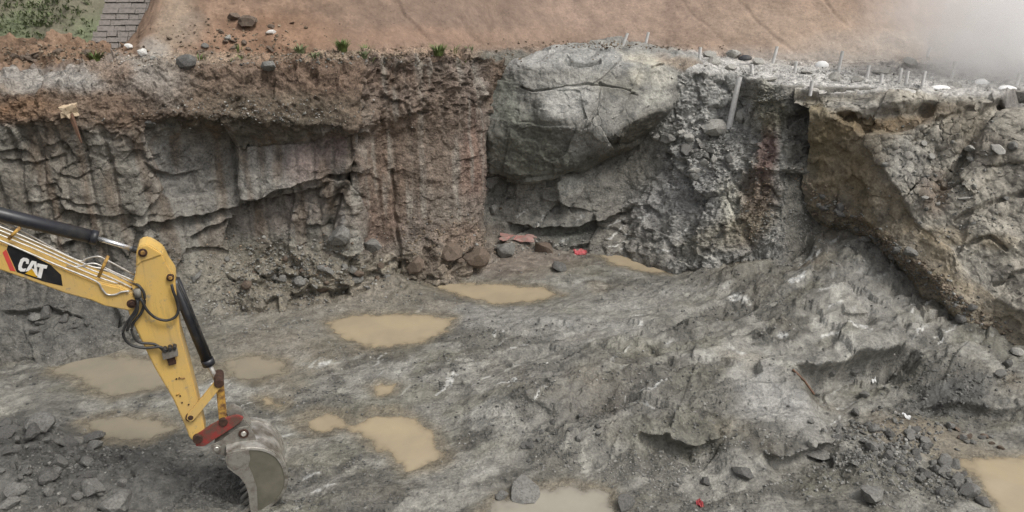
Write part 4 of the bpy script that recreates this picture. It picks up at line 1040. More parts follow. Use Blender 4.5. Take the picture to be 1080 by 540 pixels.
# ------------------------------------------------------------------ coursed masonry slope
def box_bm(bm, c, s, M=None):
    vs = bmesh.ops.create_cube(bm, size=1.0)['verts']
    for v in vs:
        p = Vector((v.co.x * s[0], v.co.y * s[1], v.co.z * s[2]))
        v.co = (M @ p if M is not None else p) + Vector(c)
    return vs
def bm_obj(name, bm, mat, parent=None, smooth=False, bevel=0.0, seg=2):
    if bevel > 0:
        bmesh.ops.bevel(bm, geom=bm.edges[:], offset=bevel, segments=seg, affect='EDGES', clamp_overlap=True)
    me = bpy.data.meshes.new(name); bm.to_mesh(me); bm.free()
    if smooth:
        me.polygons.foreach_set('use_smooth', np.full(len(me.polygons), True))
    return link(name, me, mat, parent)
mo = at_y(88, 64, 21.9)
mroot = empty('masonry_slope', tuple(mo))
tag(mroot, 'grey coursed stone masonry slope between the green hill and brown hillside', 'masonry')
vdir = Vector((0, math.cos(R(58)), math.sin(R(58)))); udir = Vector((1, 0, 0)); ndir = udir.cross(vdir)
Mm = Matrix((udir, vdir, ndir)).transposed()
bm = bmesh.new()
qv = [bm.verts.new(tuple(udir * u + vdir * v + ndir * n)) for n in (-.35, -.02) for u, v in ((-.1, -.6), (2.0, -.6), (3.1, 3.6), (1.1, 3.6))]
for f in ((0, 1, 2, 3), (7, 6, 5, 4), (0, 4, 5, 1), (1, 5, 6, 2), (2, 6, 7, 3), (3, 7, 4, 0)): bm.faces.new([qv[i] for i in f])
bmesh.ops.recalc_face_normals(bm, faces=bm.faces[:])
bm_obj('mortar_bed', bm, 'mortar', mroot)
blk = []
for k in range(5):
    b_ = bmesh.new(); box_bm(b_, (0, 0, 0), (1, 1, 1))
    rs_ = random.Random(k)
    for v in b_.verts: v.co += Vector([rs_.uniform(-.05, .05) for _ in range(3)])
    m_ = bpy.data.meshes.new('block'); b_.to_mesh(m_); b_.free(); m_.materials.append(MATS['masonry']); blk.append(m_)
rb_ = random.Random(3)
for r_ in range(22):
    v = -.5 + r_ * .165
    u = v * .29 - .05 + rb_.uniform(0, .15); uend = v * .29 + 1.95
    while u < uend:
        w = rb_.uniform(.26, .46)
        o = bpy.data.objects.new('block', blk[rb_.randrange(5)]); COL.objects.link(o); o.parent = mroot
        p = udir * (u + w / 2) + vdir * (v + .08) + ndir * rb_.uniform(-.012, .03)
        o.matrix_local = Matrix.Translation(p) @ Mm.to_4x4() @ Matrix.Diagonal((w - .022, .143, .09, 1))
        u += w

# ------------------------------------------------------------------ plants
def blades(n, h, spread, seed, wid=.02, droop=.5):
    rs = random.Random(seed); V, Fa = [], []
    for k in range(n):
        a = rs.uniform(0, 6.28); r = rs.random() ** .6 * spread
        b = Vector((math.cos(a) * r * .5, math.sin(a) * r * .5, 0)); L = h * rs.uniform(.5, 1.1)
        d = Vector((math.cos(a), math.sin(a), 0)) * rs.uniform(.1, droop); side = Vector((-math.sin(a), math.cos(a), 0)) * wid * rs.uniform(.6, 1.4)
        i = len(V)
        for t, w in ((0, .7), (.4, 1), (.75, .7), (1, .05)):
            c = b + d * (t * t * L) + Vector((0, 0, L * t * (1 - .25 * t)))
            V += [tuple(c - side * w), tuple(c + side * w)]
        Fa += [(i, i + 1, i + 3, i + 2), (i + 2, i + 3, i + 5, i + 4), (i + 4, i + 5, i + 7, i + 6)]
    return V, Fa
for k, (px, py, h, n, lab, mt) in enumerate([
        (361, 53, .40, 90, 'lushest green tuft growing on the lip of the earth bank', 'leaf_green'), (316, 55, .30, 50, 'sparse green tuft on the lip beside the lushest one', 'leaf_olive'),
        (463, 57, .38, 80, 'green tuft growing above the clay face', 'leaf_green'), (383, 60, .24, 40, 'dull wilted tuft on the lip between two green ones', 'leaf_olive'),
        (101, 64, .36, 60, 'small green weed at the foot of the masonry slope', 'leaf_green'), (332, 60, .2, 26, 'tiny weed just below the sparse tuft', 'leaf_olive'), (495, 52, .16, 24, 'tiny weed on dirt between the clay face tuft and the boulder', 'leaf_olive')]):
    V_, F_ = blades(n, h, .26, 70 + k, .016, .9)
    me = bpy.data.meshes.new('grass_tuft'); me.from_pydata(V_, [], F_); me.update()
    o = link('grass_tuft', me, mt); g = ground_at(px, py); o.location = (g[0], g[1], g[2] - .03)
    tag(o, lab, 'plant', 'weeds along the lip')
rs_ = random.Random(19)
for k in range(9):
    px = rs_.choice([rs_.uniform(292, 400), rs_.uniform(430, 512), rs_.uniform(200, 300)]); py = rs_.uniform(50, 66)
    V_, F_ = blades(rs_.randint(8, 22), rs_.uniform(.12, .3), .3, 170 + k, .012, 1.5)
    me = bpy.data.meshes.new('grass_tuft'); me.from_pydata(V_, [], F_); me.update()
    o = link('grass_tuft', me, rs_.choice(['leaf_olive', 'leaf_green', 'leaf_olive'])); g = ground_at(px, py); o.location = (g[0], g[1], g[2] - .03)
    tag(o, 'thin straggly sprig on the crumbling lip of the bank', 'plant', 'straggly sprigs along the lip')
rs_ = random.Random(9); V_, F_ = [], []
for k in range(420):
    px, py = rs_.uniform(-10, 100), rs_.uniform(-6, 44)
    if px > 60 and rs_.random() < .6: continue
    g = ground_at(px, py)
    if g[1] < 23.5: continue
    v, f = blades(5, rs_.uniform(.1, .24), .25, k, .02, 1.2)
    i = len(V_); V_ += [(a + g[0], b + g[1], c + g[2]) for a, b, c in v]; F_ += [tuple(j + i for j in q) for q in f]
if V_:
    me = bpy.data.meshes.new('hill_grass'); me.from_pydata(V_, [], F_); me.update()
    tag(link('hill_grass', me, 'leaf_olive'), kind='stuff')

# ------------------------------------------------------------------ blast-hole pipes, pole, sacks and scraps
def tube_bm(bm, pts, r, n=8, caps=True, hollow=0.0):
    pts = [Vector(p) for p in pts]; rings = []
    up = Vector((0.123, 0.05, 1)).normalized()
    for i, p in enumerate(pts):
        t = (pts[min(i + 1, len(pts) - 1)] - pts[max(i - 1, 0)]).normalized()
        a = t.cross(up)
        if a.length < .05: a = t.cross(Vector((1, .1, 0)))
        a.normalize(); b = t.cross(a)
        rr_ = r[i] if isinstance(r, (list, tuple)) else r
        rings.append([bm.verts.new(p + (a * math.cos(k * 2 * math.pi / n) + b * math.sin(k * 2 * math.pi / n)) * rr_) for k in range(n)])
    for A, B_ in zip(rings[:-1], rings[1:]):
        for k in range(n): bm.faces.new((A[k], A[(k + 1) % n], B_[(k + 1) % n], B_[k]))
    if caps:
        bm.faces.new(rings[0][::-1])
        if hollow:
            t = (pts[-1] - pts[-2]).normalized()
            inn = [bm.verts.new(pts[-1] + (v.co - pts[-1]) * (1 - hollow)) for v in rings[-1]]
            dep = [bm.verts.new(v.co - t * .15) for v in inn]
            for k in range(n):
                bm.faces.new((rings[-1][k], rings[-1][(k + 1) % n], inn[(k + 1) % n], inn[k]))
                bm.faces.new((inn[k], inn[(k + 1) % n], dep[(k + 1) % n], dep[k]))
            bm.faces.new(dep)
        else: bm.faces.new(rings[-1])
    return rings
def smooth_path(pts, n=8):
    """Catmull-Rom through the points"""
    P = [Vector(p) for p in pts]; P = [P[0] * 2 - P[1]] + P + [P[-1] * 2 - P[-2]]; out = []
    for i in range(1, len(P) - 2):
        for k in range(n):
            t = k / n
            out.append(.5 * ((2 * P[i]) + (-P[i - 1] + P[i + 1]) * t + (2 * P[i - 1] - 5 * P[i] + 4 * P[i + 1] - P[i + 2]) * t * t + (-P[i - 1] + 3 * P[i] - 3 * P[i + 1] + P[i + 2]) * t ** 3))
    out.append(P[-2]); return out
for (bx, by, tx, ty) in [(656, 47, 662, 35), (680, 47, 684, 34), (737, 66, 739, 50), (794, 77, 793, 68), (814, 67, 820, 49), (838, 77, 840, 65), (855, 95, 857, 85), (883, 73, 889, 54), (914, 81, 917, 69), (929, 88, 931, 78),
                         (948, 87, 951, 72), (955, 89, 958, 75), (972, 90, 976, 75), (977, 60, 982, 49), (1003, 82, 1008, 65), (1073, 90, 1076, 78)]:
    g = ground_at(bx, by); q = at_y(tx, ty, g[1])
    bm = bmesh.new(); tube_bm(bm, [(0, 0, -.15), (q[0] - g[0], .02, q[2] - g[2])], .045, 10, True, .22)
    o = bm_obj('blast_hole_pipe', bm, 'pipe_dusty', smooth=False); o.location = tuple(g)
    onb = bx < 700
    L = np.hypot(q[0] - g[0], q[2] - g[2]); ln = abs(q[0] - g[0]) / L
    word = ('stubby' if L < .28 else 'short' if L < .4 else 'tall') + (' upright' if ln < .25 else ' tilted' if ln < .42 else ' strongly leaning')
    where = 'on top of the great boulder' if onb else 'in the bench near the leaning pole' if bx < 830 else 'in the bench around the white bulging sack' if bx < 925 else 'far back at the hillside foot beyond the bench' if by < 65 else 'at the bench edge before the flat plastic sheet' if bx < 985 else 'in the dust-veiled end of the bench'
    tag(o, '%s dusty plastic pipe standing %s' % (word, where), 'pipe', 'pipes on the great boulder' if onb else 'pipes standing in the bench')
g = ground_at(769, 134); q = at_y(780, 81, 22.75)
bm = bmesh.new(); tube_bm(bm, [tuple(g + np.array([0, 0, -.05])), tuple(q)], .08, 12, True, .2)
tag(bm_obj('pole', bm, 'pipe_dusty', smooth=False), 'long grey pole leaning in the notch beside the great boulder', 'pole')
def sack(px, py, w, hh, mat, lab, name, seed, cat, elong=1.0):
    g = ground_at(px, py); d = project(g)[2]; r = .5 * w * d / FPX
    bm = bmesh.new(); bmesh.ops.create_icosphere(bm, subdivisions=3, radius=1.0)
    P = np.array([v.co[:] for v in bm.verts])
    k = 1 + .16 * fbm(P, 1.3, 3, seed=seed) + .05 * gnoise(P, 5, seed + 2)
    P = P * k[:, None] * np.array([r, r * elong, hh])
    P[:, 2] = np.maximum(P[:, 2], -.1 * hh)
    for v, p in zip(bm.verts, P): v.co = p
    o = bm_obj(name, bm, mat, smooth=True); o.location = (g[0], g[1], g[2] - .02)
    return tag(o, lab, cat)
sack(867, 70, 15, .17, 'sack_white', 'white bulging sack lying on the bench at the hillside foot', 'sack', 601, 'sack', .7)
sack(992, 93, 21, .09, 'sack_white', 'flat white sheet of plastic at the bench edge', 'plastic_sheet', 602, 'sheet', .5)
sack(1034, 88, 18, .14, 'sack_white', 'white sack half lost in the dust cloud', 'sack', 603, 'sack', .6)
sack(1062, 93, 20, .10, 'sack_white', 'whitish dusty sack under the dust cloud at the spur lip', 'sack', 604, 'sack', .6)
sack(786, 62, 15, .13, 'sack_dark', 'dark crumpled bag on pale rubble behind the notch', 'bag', 605, 'bag', .6)
for k, (px, py, w, sh) in enumerate([(752, 67, 22, 3), (770, 72, 18, 1), (748, 58, 16, 3), (800, 66, 20, 1), (812, 84, 16, 5), (774, 59, 22, 3), (904, 84, 18, 1), (930, 76, 22, 5), (960, 68, 24, 1), (880, 82, 18, 3), (1010, 90, 16, 1), (850, 76, 18, 5)]):
    rock(px, py, w, 'stone_pale', sh, '%s dust-covered pale rock lying %s' % ({1: 'low', 3: 'broad', 5: 'flat'}[sh], 'behind the notch with the leaning pole' if px < 790 else 'on the bench beside the white sack' if px < 890 else 'on the bench inside the drifting dust' if px > 950 else 'on the bench among the pipes'), 'dusty rocks on the bench', sink=.42)
# splintered timber hanging from the face
g = ground_at(77, 117)
troot = empty('broken_timber', tuple(g)); tag(troot, 'pale splintered timber stump sticking out of the drilled wall', 'timber')
bm = bmesh.new(); vs = box_bm(bm, (0, -.12, 0), (.19, .34, .24)); rs_ = random.Random(4)
bmesh.ops.subdivide_edges(bm, edges=bm.edges[:], cuts=2, use_grid_fill=True)
for v in bm.verts: v.co += Vector([rs_.uniform(-.035, .035) for _ in range(3)])
bm_obj('stump', bm, 'wood_fresh', troot)
bm = bmesh.new(); tube_bm(bm, [(.05, -.2, -.05), (.08, -.16, -.35), (.11, -.10, -.72)], [.06, .045, .02], 5)
bm_obj('splinter', bm, 'wood_rusty', troot)
def sheet(px, py, w, h, mat, name, lab, cat, seed, ang=0.0):
    g = ground_at(px, py); d = project(g)[2]; W_, H_ = w * d / FPX, h * d / FPX * 2.2
    n = 12; V_, F_ = [], []
    for i in range(n):
        for j in range(n):
            u, v = i / (n - 1) - .5, j / (n - 1) - .5
            p = np.array([[u * 3, v * 3, seed]])
            rr_ = 1 + .3 * float(gnoise(np.array([[u * 4 / (abs(u) + abs(v) + .3), v * 4 / (abs(u) + abs(v) + .3), seed]]), 1)[0])
            V_.append((u * W_ * rr_, v * H_ * rr_, .05 + .07 * float(gnoise(p, 1.2, seed)[0]) + v * H_ * .35))
    V_ += [(a, b, c - .012) for a, b, c in V_]
    for k in (0, n * n):
        for i in range(n - 1):
            for j in range(n - 1):
                q = [k + i * n + j, k + (i + 1) * n + j, k + (i + 1) * n + j + 1, k + i * n + j + 1]
                F_.append(tuple(q if k == 0 else q[::-1]))
    me = bpy.data.meshes.new(name); me.from_pydata(V_, [], F_); me.update()
    o = link(name, me, mat); o.location = tuple(g); o.rotation_euler.z = ang
    return tag(o, lab, cat)
sheet(612, 268, 13, 4, 'plastic_red', 'plastic_scrap', 'bright red scrap of plastic lying below the great boulder', 'scrap', 3)
sheet(546, 252, 34, 5, 'plastic_pinkish', 'tarpaulin', 'faded reddish tarpaulin strip in the debris below the great boulder', 'tarpaulin', 7, -.1)
sheet(738, 533, 6, 4, 'plastic_red', 'plastic_scrap', 'tiny red scrap in the gravelly mud below the crevices', 'scrap', 9, .5)
sheet(956, 441, 4, 3.5, 'sack_white', 'sheet_metal_scrap', 'small white scrap on the dirt above the tan puddle', 'scrap', 11, 1.0)
sheet(922, 402, 6, 2, 'sack_white', 'plastic_scrap', 'white scrap lying in mud below the undercut slab', 'scrap', 13, 0)
a, b = ground_at(836, 393), ground_at(858, 418)
bm = bmesh.new(); tube_bm(bm, [tuple(a + np.array([0, 0, .06])), tuple((a + b) / 2 + np.array([0, 0, .10])), tuple(b + np.array([0, 0, .05]))], .025, 6)
tag(bm_obj('rusty_bar', bm, 'wood_rusty'), 'thin rusty bar lying in mud beside the undercut slab', 'bar')
# ------------------------------------------------------------------ excavator (arm in view, machine out of frame to the left)
EY = 11.05                                    # distance of the arm's plane at the bucket
YAW = R(19); CA, SA = math.cos(YAW), math.sin(YAW); AX = Vector((-SA, CA, 0))      # the arm swings slightly away from the camera
ex = empty('excavator', (-13.6, EY + (-13.6 + 4.7) * SA / CA, 0.0))
tag(ex, 'yellow tracked excavator reaching its bucket down into the mud', 'excavator')
EO = Vector(ex.location)
def ep(px, py, y):                            # a bearing on the arm's side at distance y, in machine coordinates
    d = at_y(px, py, 1.0) - np.array([0, 0, CAM_Z])            # bearing, unit step in y
    s = y * CA + 4.7 * SA
    t_ = s / (CA * d[1] - SA * d[0])
    return Vector(np.array([0, 0, CAM_Z]) + d * t_) - EO
def prism(name, pts, y0, y1, mat, parent, bevel=.012):
    """side plate outline given in bearings on the near side y0, built through to y1"""
    bm = bmesh.new()
    q = [ep(a, b, y0) for a, b in pts]
    lo = [bm.verts.new(p) for p in q]; hi = [bm.verts.new(p + AX * (y1 - y0)) for p in q]
    n = len(q)
    bm.faces.new(lo); bm.faces.new(hi[::-1])
    for i in range(n): bm.faces.new((lo[i], hi[i], hi[(i + 1) % n], lo[(i + 1) % n]))
    bmesh.ops.recalc_face_normals(bm, faces=bm.faces[:])
    return bm_obj(name, bm, mat, parent, bevel=bevel, seg=2)
def pin(name, px, py, r, y0, y1, mat, parent, ring=None):
    c = ep(px, py, y0)
    bm = bmesh.new(); tube_bm(bm, [c, c + AX * (y1 - y0)], r, 18)
    o = bm_obj(name, bm, mat, parent, bevel=.006, seg=1)
    return o
def pipe(name, pts, y, r, mat, parent, n=8, smooth=6):
    q = [ep(p[0], p[1], p[2] if len(p) > 2 else y) for p in pts]
    if smooth: q = smooth_path(q, smooth)
    bm = bmesh.new(); tube_bm(bm, q, r, n)
    return bm_obj(name, bm, mat, parent, smooth=True)
B0, B1 = 10.82, 11.28
boom = prism('boom', [(-420, 345), (-385, 240), (-300, 165), (-200, 170), (-100, 214), (0, 255), (60, 280), (100, 297), (126, 303), (138, 309), (146, 318), (144, 325), (136, 328), (110, 323), (96, 317), (70, 310), (0, 285), (-100, 258), (-200, 236), (-280, 240), (-340, 290), (-385, 370), (-412, 372)], B0, B1, 'paint_yellow', ex, .02)
# decal
def flat(name, pts, y, mat, parent, t=.003):
    o = prism(name, pts, y - t, y, mat, parent, 0)
    return o
Z1 = lambda p: (p[0] / 5.4, 210 + p[1] / 5.4)
dec = flat('decal', [Z1(p) for p in [(45, 262), (150, 302), (290, 377), (348, 432), (357, 495), (250, 470), (96, 415), (38, 288)]], B0 - .001, 'decal_black', boom)
flat('red_stripe', [Z1(p) for p in [(14, 304), (34, 287), (88, 412), (58, 408)]], B0 - .001, 'decal_red', dec)
flat('letter_c', [Z1(p) for p in [(166, 346), (152, 336), (132, 334), (117, 344), (104, 380), (105, 402), (118, 413), (140, 413), (150, 395), (130, 397), (123, 388), (131, 361), (141, 352), (149, 358), (147, 368), (163, 370)]], B0 - .005, 'decal_white', dec)
flat('letter_a', [Z1(p) for p in [(144, 412), (180, 351), (207, 356), (215, 440), (196, 430), (195, 416), (180, 396), (160, 410)]], B0 - .005, 'decal_white', dec)
flat('triangle', [Z1(p) for p in [(143, 424), (181, 396), (213, 447)]], B0 - .009, 'decal_yellow', dec)
flat('letter_a_counter', [Z1(p) for p in [(179, 392), (192, 370), (195, 398)]], B0 - .009, 'decal_black', dec)
flat('letter_t', [Z1(p) for p in [(214, 366), (271, 378), (265, 397), (248, 394), (234, 452), (212, 446), (226, 389), (208, 385)]], B0 - .005, 'decal_white', dec)
# steel lines on the boom
for pts, y, r in [([(-200, 168), (0, 253.5), (60, 279.5), (100, 296), (107, 304), (113, 310.5), (122, 310.5), (128, 308), (136, 307)], 10.80, .014),
                  ([(-200, 160), (0, 243), (40, 260), (80, 278), (110, 290), (126, 297), (142, 305)], 10.93, .014),
                  ([(-200, 157), (0, 239), (40, 256), (80, 274), (96, 281), (112, 285), (140, 299)], 11.00, .013),
                  ([(-200, 153), (0, 234), (18, 241), (46, 256), (60, 264), (84, 275), (92, 272.5), (103, 270.5), (112, 274), (142, 290)], 11.08, .013),
                  ([(70, 281), (84, 281), (92, 278.5), (100, 278), (108, 281), (120, 287), (141, 296)], 10.90, .013),
                  ([(-200, 163), (0, 247.5), (40, 264), (80, 282), (106, 293), (124, 299)], 10.87, .012)]:
    pipe('hydraulic_line', pts, y, r, 'steel_tube', boom, 8, 5)
for pts in [[(114, 270), (104, 292)], [(21, 240), (9, 252)], [(76, 300), (75, 303)]]:
    pipe('line_clamp', [(p[0], p[1], 10.86) for p in pts], 10.86, .024, 'paint_yellow_worn', boom, 6, 0)
def cyl_pair(name, a, b, c, r1, r2, mat1, y):
    root = pipe(name, [a, b], y, r1, mat1, ex, 20, 0)
    return root
# arm (stick) cylinder
sc1 = pipe('stick_cylinder', [(-330, 122), (-120, 185), (0, 226), (101.5, 251)], EY, .098, 'paint_black', ex, 20, 0)
pipe('gland', [(96, 249.6), (103, 251.4)], EY, .107, 'paint_black', sc1, 20, 0)
pipe('rod', [(102, 251.2), (142, 263)], EY, .036, 'chrome', sc1, 14, 0)
pipe('rod_eye', [(139, 262), (149, 265.5)], EY, .052, 'rubber', sc1, 12, 0)
# stick
S0, S1 = 10.86, 11.24
stick = prism('stick', [(144, 264), (147, 259.5), (155, 258), (163, 262), (171, 268), (177, 280), (184.5, 291), (185, 300), (187, 325), (190, 352), (198, 380), (209, 423), (214, 444), (217, 458), (214, 466), (207, 468), (200, 462), (195, 449), (183, 422), (163, 388), (143, 347), (136.5, 332), (133, 322), (136, 311), (140.5, 300), (143, 288)], S0, S1, 'paint_yellow', ex, .018)
prism('gusset', [(145, 267), (148, 260.5), (155, 259), (162, 263), (170.5, 268.5), (158, 273), (150, 275.5), (144.5, 280)], S0 - .02, S0 + .05, 'paint_yellow', stick, .006)
for (px, py, r) in [(150.5, 267, .062), (179.5, 293.5, .052), (139, 320.5, .07), (201, 441, .075), (208.5, 463, .07)]:
    pn = pin('pin', px, py, r, S0 - .05, S0 + .12, 'rust', stick)
    pin('pin_cap', px, py, r * .55, S0 - .075, S0 - .05, 'paint_yellow_worn' if r < .065 else 'rust', pn)
for (px, py) in [(186, 400), (190, 418), (192, 425), (199, 427), (189, 399)]:
    pin('bolt', px, py, .014, S0 - .012, S0 + .01, 'rust', stick)
for pts in [[(188, 399), (195, 399)], [(186, 417), (189, 415)]]:
    pipe('step_weld', [(p[0], p[1], S0 - .005) for p in pts], S0, .012, 'paint_yellow_worn', stick, 6, 0)
vb = prism('valve_block', [(170.5, 373), (186.5, 369), (188, 376), (172, 380)], S0 - .10, S0 + .01, 'steel_dusty', stick, .008)
for px, py in [(174, 370), (179, 368.5), (184, 367.5)]:
    pin('fitting', px, py, .03, S0 - .13, S0 - .02, 'rubber', vb)
prism('bracket', [(176, 379), (184, 377), (186, 384), (178, 386)], S0 - .05, S0 + .01, 'rust', stick, .004)
for pts in [[(141, 299, 10.9), (147, 302, 10.82), (152.5, 312, 10.80), (150, 328, 10.80), (140, 342, 10.80), (140, 352, 10.8), (147, 361, 10.8), (163, 363, 10.8), (173, 370, 10.79)],
            [(139, 304, 10.9), (146, 312, 10.8), (143, 327, 10.78), (133, 342, 10.8), (130, 353, 10.8), (137, 363, 10.8), (152, 367, 10.79), (169, 366, 10.79), (176, 371, 10.79)],
            [(142, 304, 10.9), (149, 316, 10.78), (155, 327, 10.78), (164, 335, 10.78), (175.5, 338, 10.78), (185, 334, 10.78), (188, 326, 10.8), (185, 312, 10.82)],
            [(140, 308, 10.9), (145, 318, 10.78), (144, 330, 10.77), (138, 338, 10.77), (134, 349, 10.78)],
            [(181, 300, 10.8), (183, 308, 10.78), (187, 318, 10.8), (189, 327, 10.82)]]:
    pipe('hose', pts, 10.8, .021, 'rubber', stick, 8, 6)
pipe('manifold', [(144, 305, 10.8), (146, 313, 10.8)], 10.8, .05, 'steel_dusty', stick, 8, 0)
# bucket cylinder and linkage
bcyl = pipe('bucket_cylinder', [(183.5, 295), (219.5, 382)], EY, .088, 'paint_black', ex, 20, 0)
pipe('cylinder_end', [(218, 378.5), (220.5, 384.5)], EY, .098, 'paint_black', bcyl, 20, 0)
pipe('rod', [(220, 383.5), (230, 404)], EY, .04, 'steel_tube', bcyl, 14, 0)
pipe('guard_line', [(188, 296, 10.93), (200, 322, 10.93), (212, 351, 10.93), (222, 375, 10.93)], EY, .016, 'rubber', bcyl, 8, 0)
def bar(name, a, b, w, y0, y1, mat, parent):
    A, B_ = np.array(a, float), np.array(b, float); d = (B_ - A) / np.hypot(*(B_ - A)); n = np.array([-d[1], d[0]]) * w / 2; e = d * w * .45
    pts = [A + n, A + n * .6 - e, A - n * .6 - e, A - n, B_ - n, B_ - n * .6 + e, B_ + n * .6 + e, B_ + n]
    return prism(name, [tuple(p) for p in pts], y0, y1, mat, parent, .008)
for y0 in (10.80, 11.10): bar('link_bar', (201, 441), (230.5, 405), 8.5, y0, y0 + .06, 'paint_yellow', ex)
hl = bar('bucket_link', (231.5, 405), (235.5, 446), 8.5, 10.88, 11.08, 'paint_yellow_worn', ex)
pin('pin', 231, 405, .075, 10.775, 11.12, 'rust', hl); pin('pin', 235.5, 446, .07, 10.82, 11.16, 'rust', hl)
# quick coupler
qc = prism('coupler', [(204, 462), (209, 457), (236, 442), (250, 438.5), (257, 441), (252, 447), (232, 460), (215, 471), (207, 471)], 10.84, 10.90, 'paint_red', ex, .008)
prism('side_plate', [(204, 462), (209, 457), (236, 442), (250, 438.5), (257, 441), (252, 447), (232, 460), (215, 471), (207, 471)], 11.20, 11.26, 'paint_red', qc, .008)
prism('hook_body', [(226, 468), (252, 446), (258, 443), (266, 452), (258, 463), (240, 474), (230, 476)], 10.90, 11.20, 'steel_dusty', qc, .015)
prism('top_lug', [(238, 436), (246, 430), (254, 434), (262, 448), (256, 452), (244, 441)], 10.97, 11.13, 'steel_dusty', qc, .01)
pin('pin', 208.5, 464, .075, 10.78, 11.32, 'rust', qc)
# bucket: near plate at 10.45, far plate at 11.65
K0_, K1_ = 10.58, 11.48
shellp = [(239, 478), (248, 475.5), (258, 474), (269, 473), (280, 475), (290, 480.5), (297, 489), (301, 499), (301.5, 509), (298, 519), (291, 528), (282, 535), (273, 541), (266, 547)]
opening = [(264, 536), (262.5, 522), (259, 511), (253, 503), (246, 498), (240.5, 493), (238, 485)]
bucket = prism('bucket', shellp + opening, K0_, K0_ + .035, 'steel_muddy', ex, .004)
prism('side_plate', shellp + opening, K1_ - .035, K1_, 'steel_muddy', bucket, .004)
bm = bmesh.new()
q = smooth_path([ep(a, b, K0_) for a, b in shellp], 5); c0 = sum(q, Vector()) / len(q)
ny = 14; G = []
for i, p in enumerate(q):
    t = (q[min(i + 1, len(q) - 1)] - q[max(i - 1, 0)]).normalized(); n = t.cross(AX)
    if n.dot(p - c0) < 0: n = -n
    row = []
    for lay in (0.018, -.02):
        row.append([bm.verts.new(p + n * (lay + .012 * math.sin(k * 1.7 + i * .3) * .4) + AX * (-.012 + (K1_ - K0_ + .024) * k / (ny - 1))) for k in range(ny)])
    G.append(row)
for i in range(len(q) - 1):
    for k in range(ny - 1):
        bm.faces.new((G[i][0][k], G[i][0][k + 1], G[i + 1][0][k + 1], G[i + 1][0][k]))
        bm.faces.new((G[i + 1][1][k], G[i + 1][1][k + 1], G[i][1][k + 1], G[i][1][k]))
    for k in (0, ny - 1): bm.faces.new((G[i][0][k], G[i + 1][0][k], G[i + 1][1][k], G[i][1][k]))
for i in (0, len(q) - 1):
    for k in range(ny - 1): bm.faces.new((G[i][0][k], G[i][1][k], G[i][1][k + 1], G[i][0][k + 1]))
bmesh.ops.recalc_face_normals(bm, faces=bm.faces[:])
bm_obj('shell', bm, 'steel_worn', bucket, smooth=False)
for f_ in (.06, .94):                              # wear straps round the shell
    yy = K0_ + (K1_ - K0_) * f_
    bm = bmesh.new(); prev = None
    for i, p in enumerate(q[8:-10]):
        j = i + 8; t = (q[j + 1] - q[j - 1]).normalized(); n = t.cross(AX); n = n if n.dot(p - c0) > 0 else -n
        s = AX * (yy - K0_); r_ = [bm.verts.new(p + s + n * a_ + AX * b_) for a_, b_ in ((.016, -.045), (.036, -.045), (.036, .045), (.016, .045))]
        if prev:
            for k in range(4): bm.faces.new((prev[k], prev[(k + 1) % 4], r_[(k + 1) % 4], r_[k]))
        else: bm.faces.new(r_)
        prev = r_
    bm.faces.new(prev[::-1]); bmesh.ops.recalc_face_normals(bm, faces=bm.faces[:])
    bm_obj('wear_strap', bm, 'steel_worn', bucket)
prism('side_cutter', [(239, 478), (262, 474.5), (264, 484), (262, 492), (266, 500), (271, 515), (272, 541), (266, 548), (263.5, 536), (262, 522), (258.5, 511), (252.5, 503), (246, 498.5), (240, 493.5), (237.5, 485)], K0_ - .03, K0_ - .001, 'steel_dusty', bucket, .004)
prism('wear_patch', [(240, 481), (252, 477), (258, 482), (256, 492), (247, 496), (240, 490)], K0_ - .042, K0_ - .03, 'steel_dusty', bucket, .003)
for k in range(5):
    yy = K0_ + .05 + k * (K1_ - K0_ - .1) / 4
    bm = bmesh.new(); a, b = ep(268, 534, K0_) + AX * (yy - K0_), ep(254.5, 544, K0_) + AX * (yy - K0_)
    d = (b - a).normalized(); n = d.cross(AX)
    r0 = [bm.verts.new(a + n * u * .045 + AX * (v * .05)) for u, v in ((-1, -1), (1, -1), (1, 1), (-1, 1))]
    r1_ = [bm.verts.new(b + n * u * .012 + AX * (v * .03)) for u, v in ((-1, -1), (1, -1), (1, 1), (-1, 1))]
    bm.faces.new(r0[::-1]); bm.faces.new(r1_)
    for i in range(4): bm.faces.new((r0[i], r0[(i + 1) % 4], r1_[(i + 1) % 4], r1_[i]))
    bmesh.ops.recalc_face_normals(bm, faces=bm.faces[:])
    bm_obj('tooth', bm, 'steel_worn', bucket, bevel=.006)
for y0 in (10.80, 11.24):
    ear = prism('ear', [(222, 471), (232, 466), (252, 452), (262, 450), (268, 458), (274, 474), (258, 477), (238, 481), (228, 479)], y0, y0 + .045, 'steel_dusty', bucket, .006)
    pin('pin', 228.5, 474, .07, y0 - .03, y0 + .07, 'steel_dusty', ear); pin('pin', 257, 458, .08, y0 - .03, y0 + .07, 'rust', ear)
    pin('pin_cap', 257, 458, .045, y0 - .04, y0, 'steel_worn', ear); pin('pin_cap', 228.5, 474, .04, y0 - .04, y0, 'steel_worn', ear)
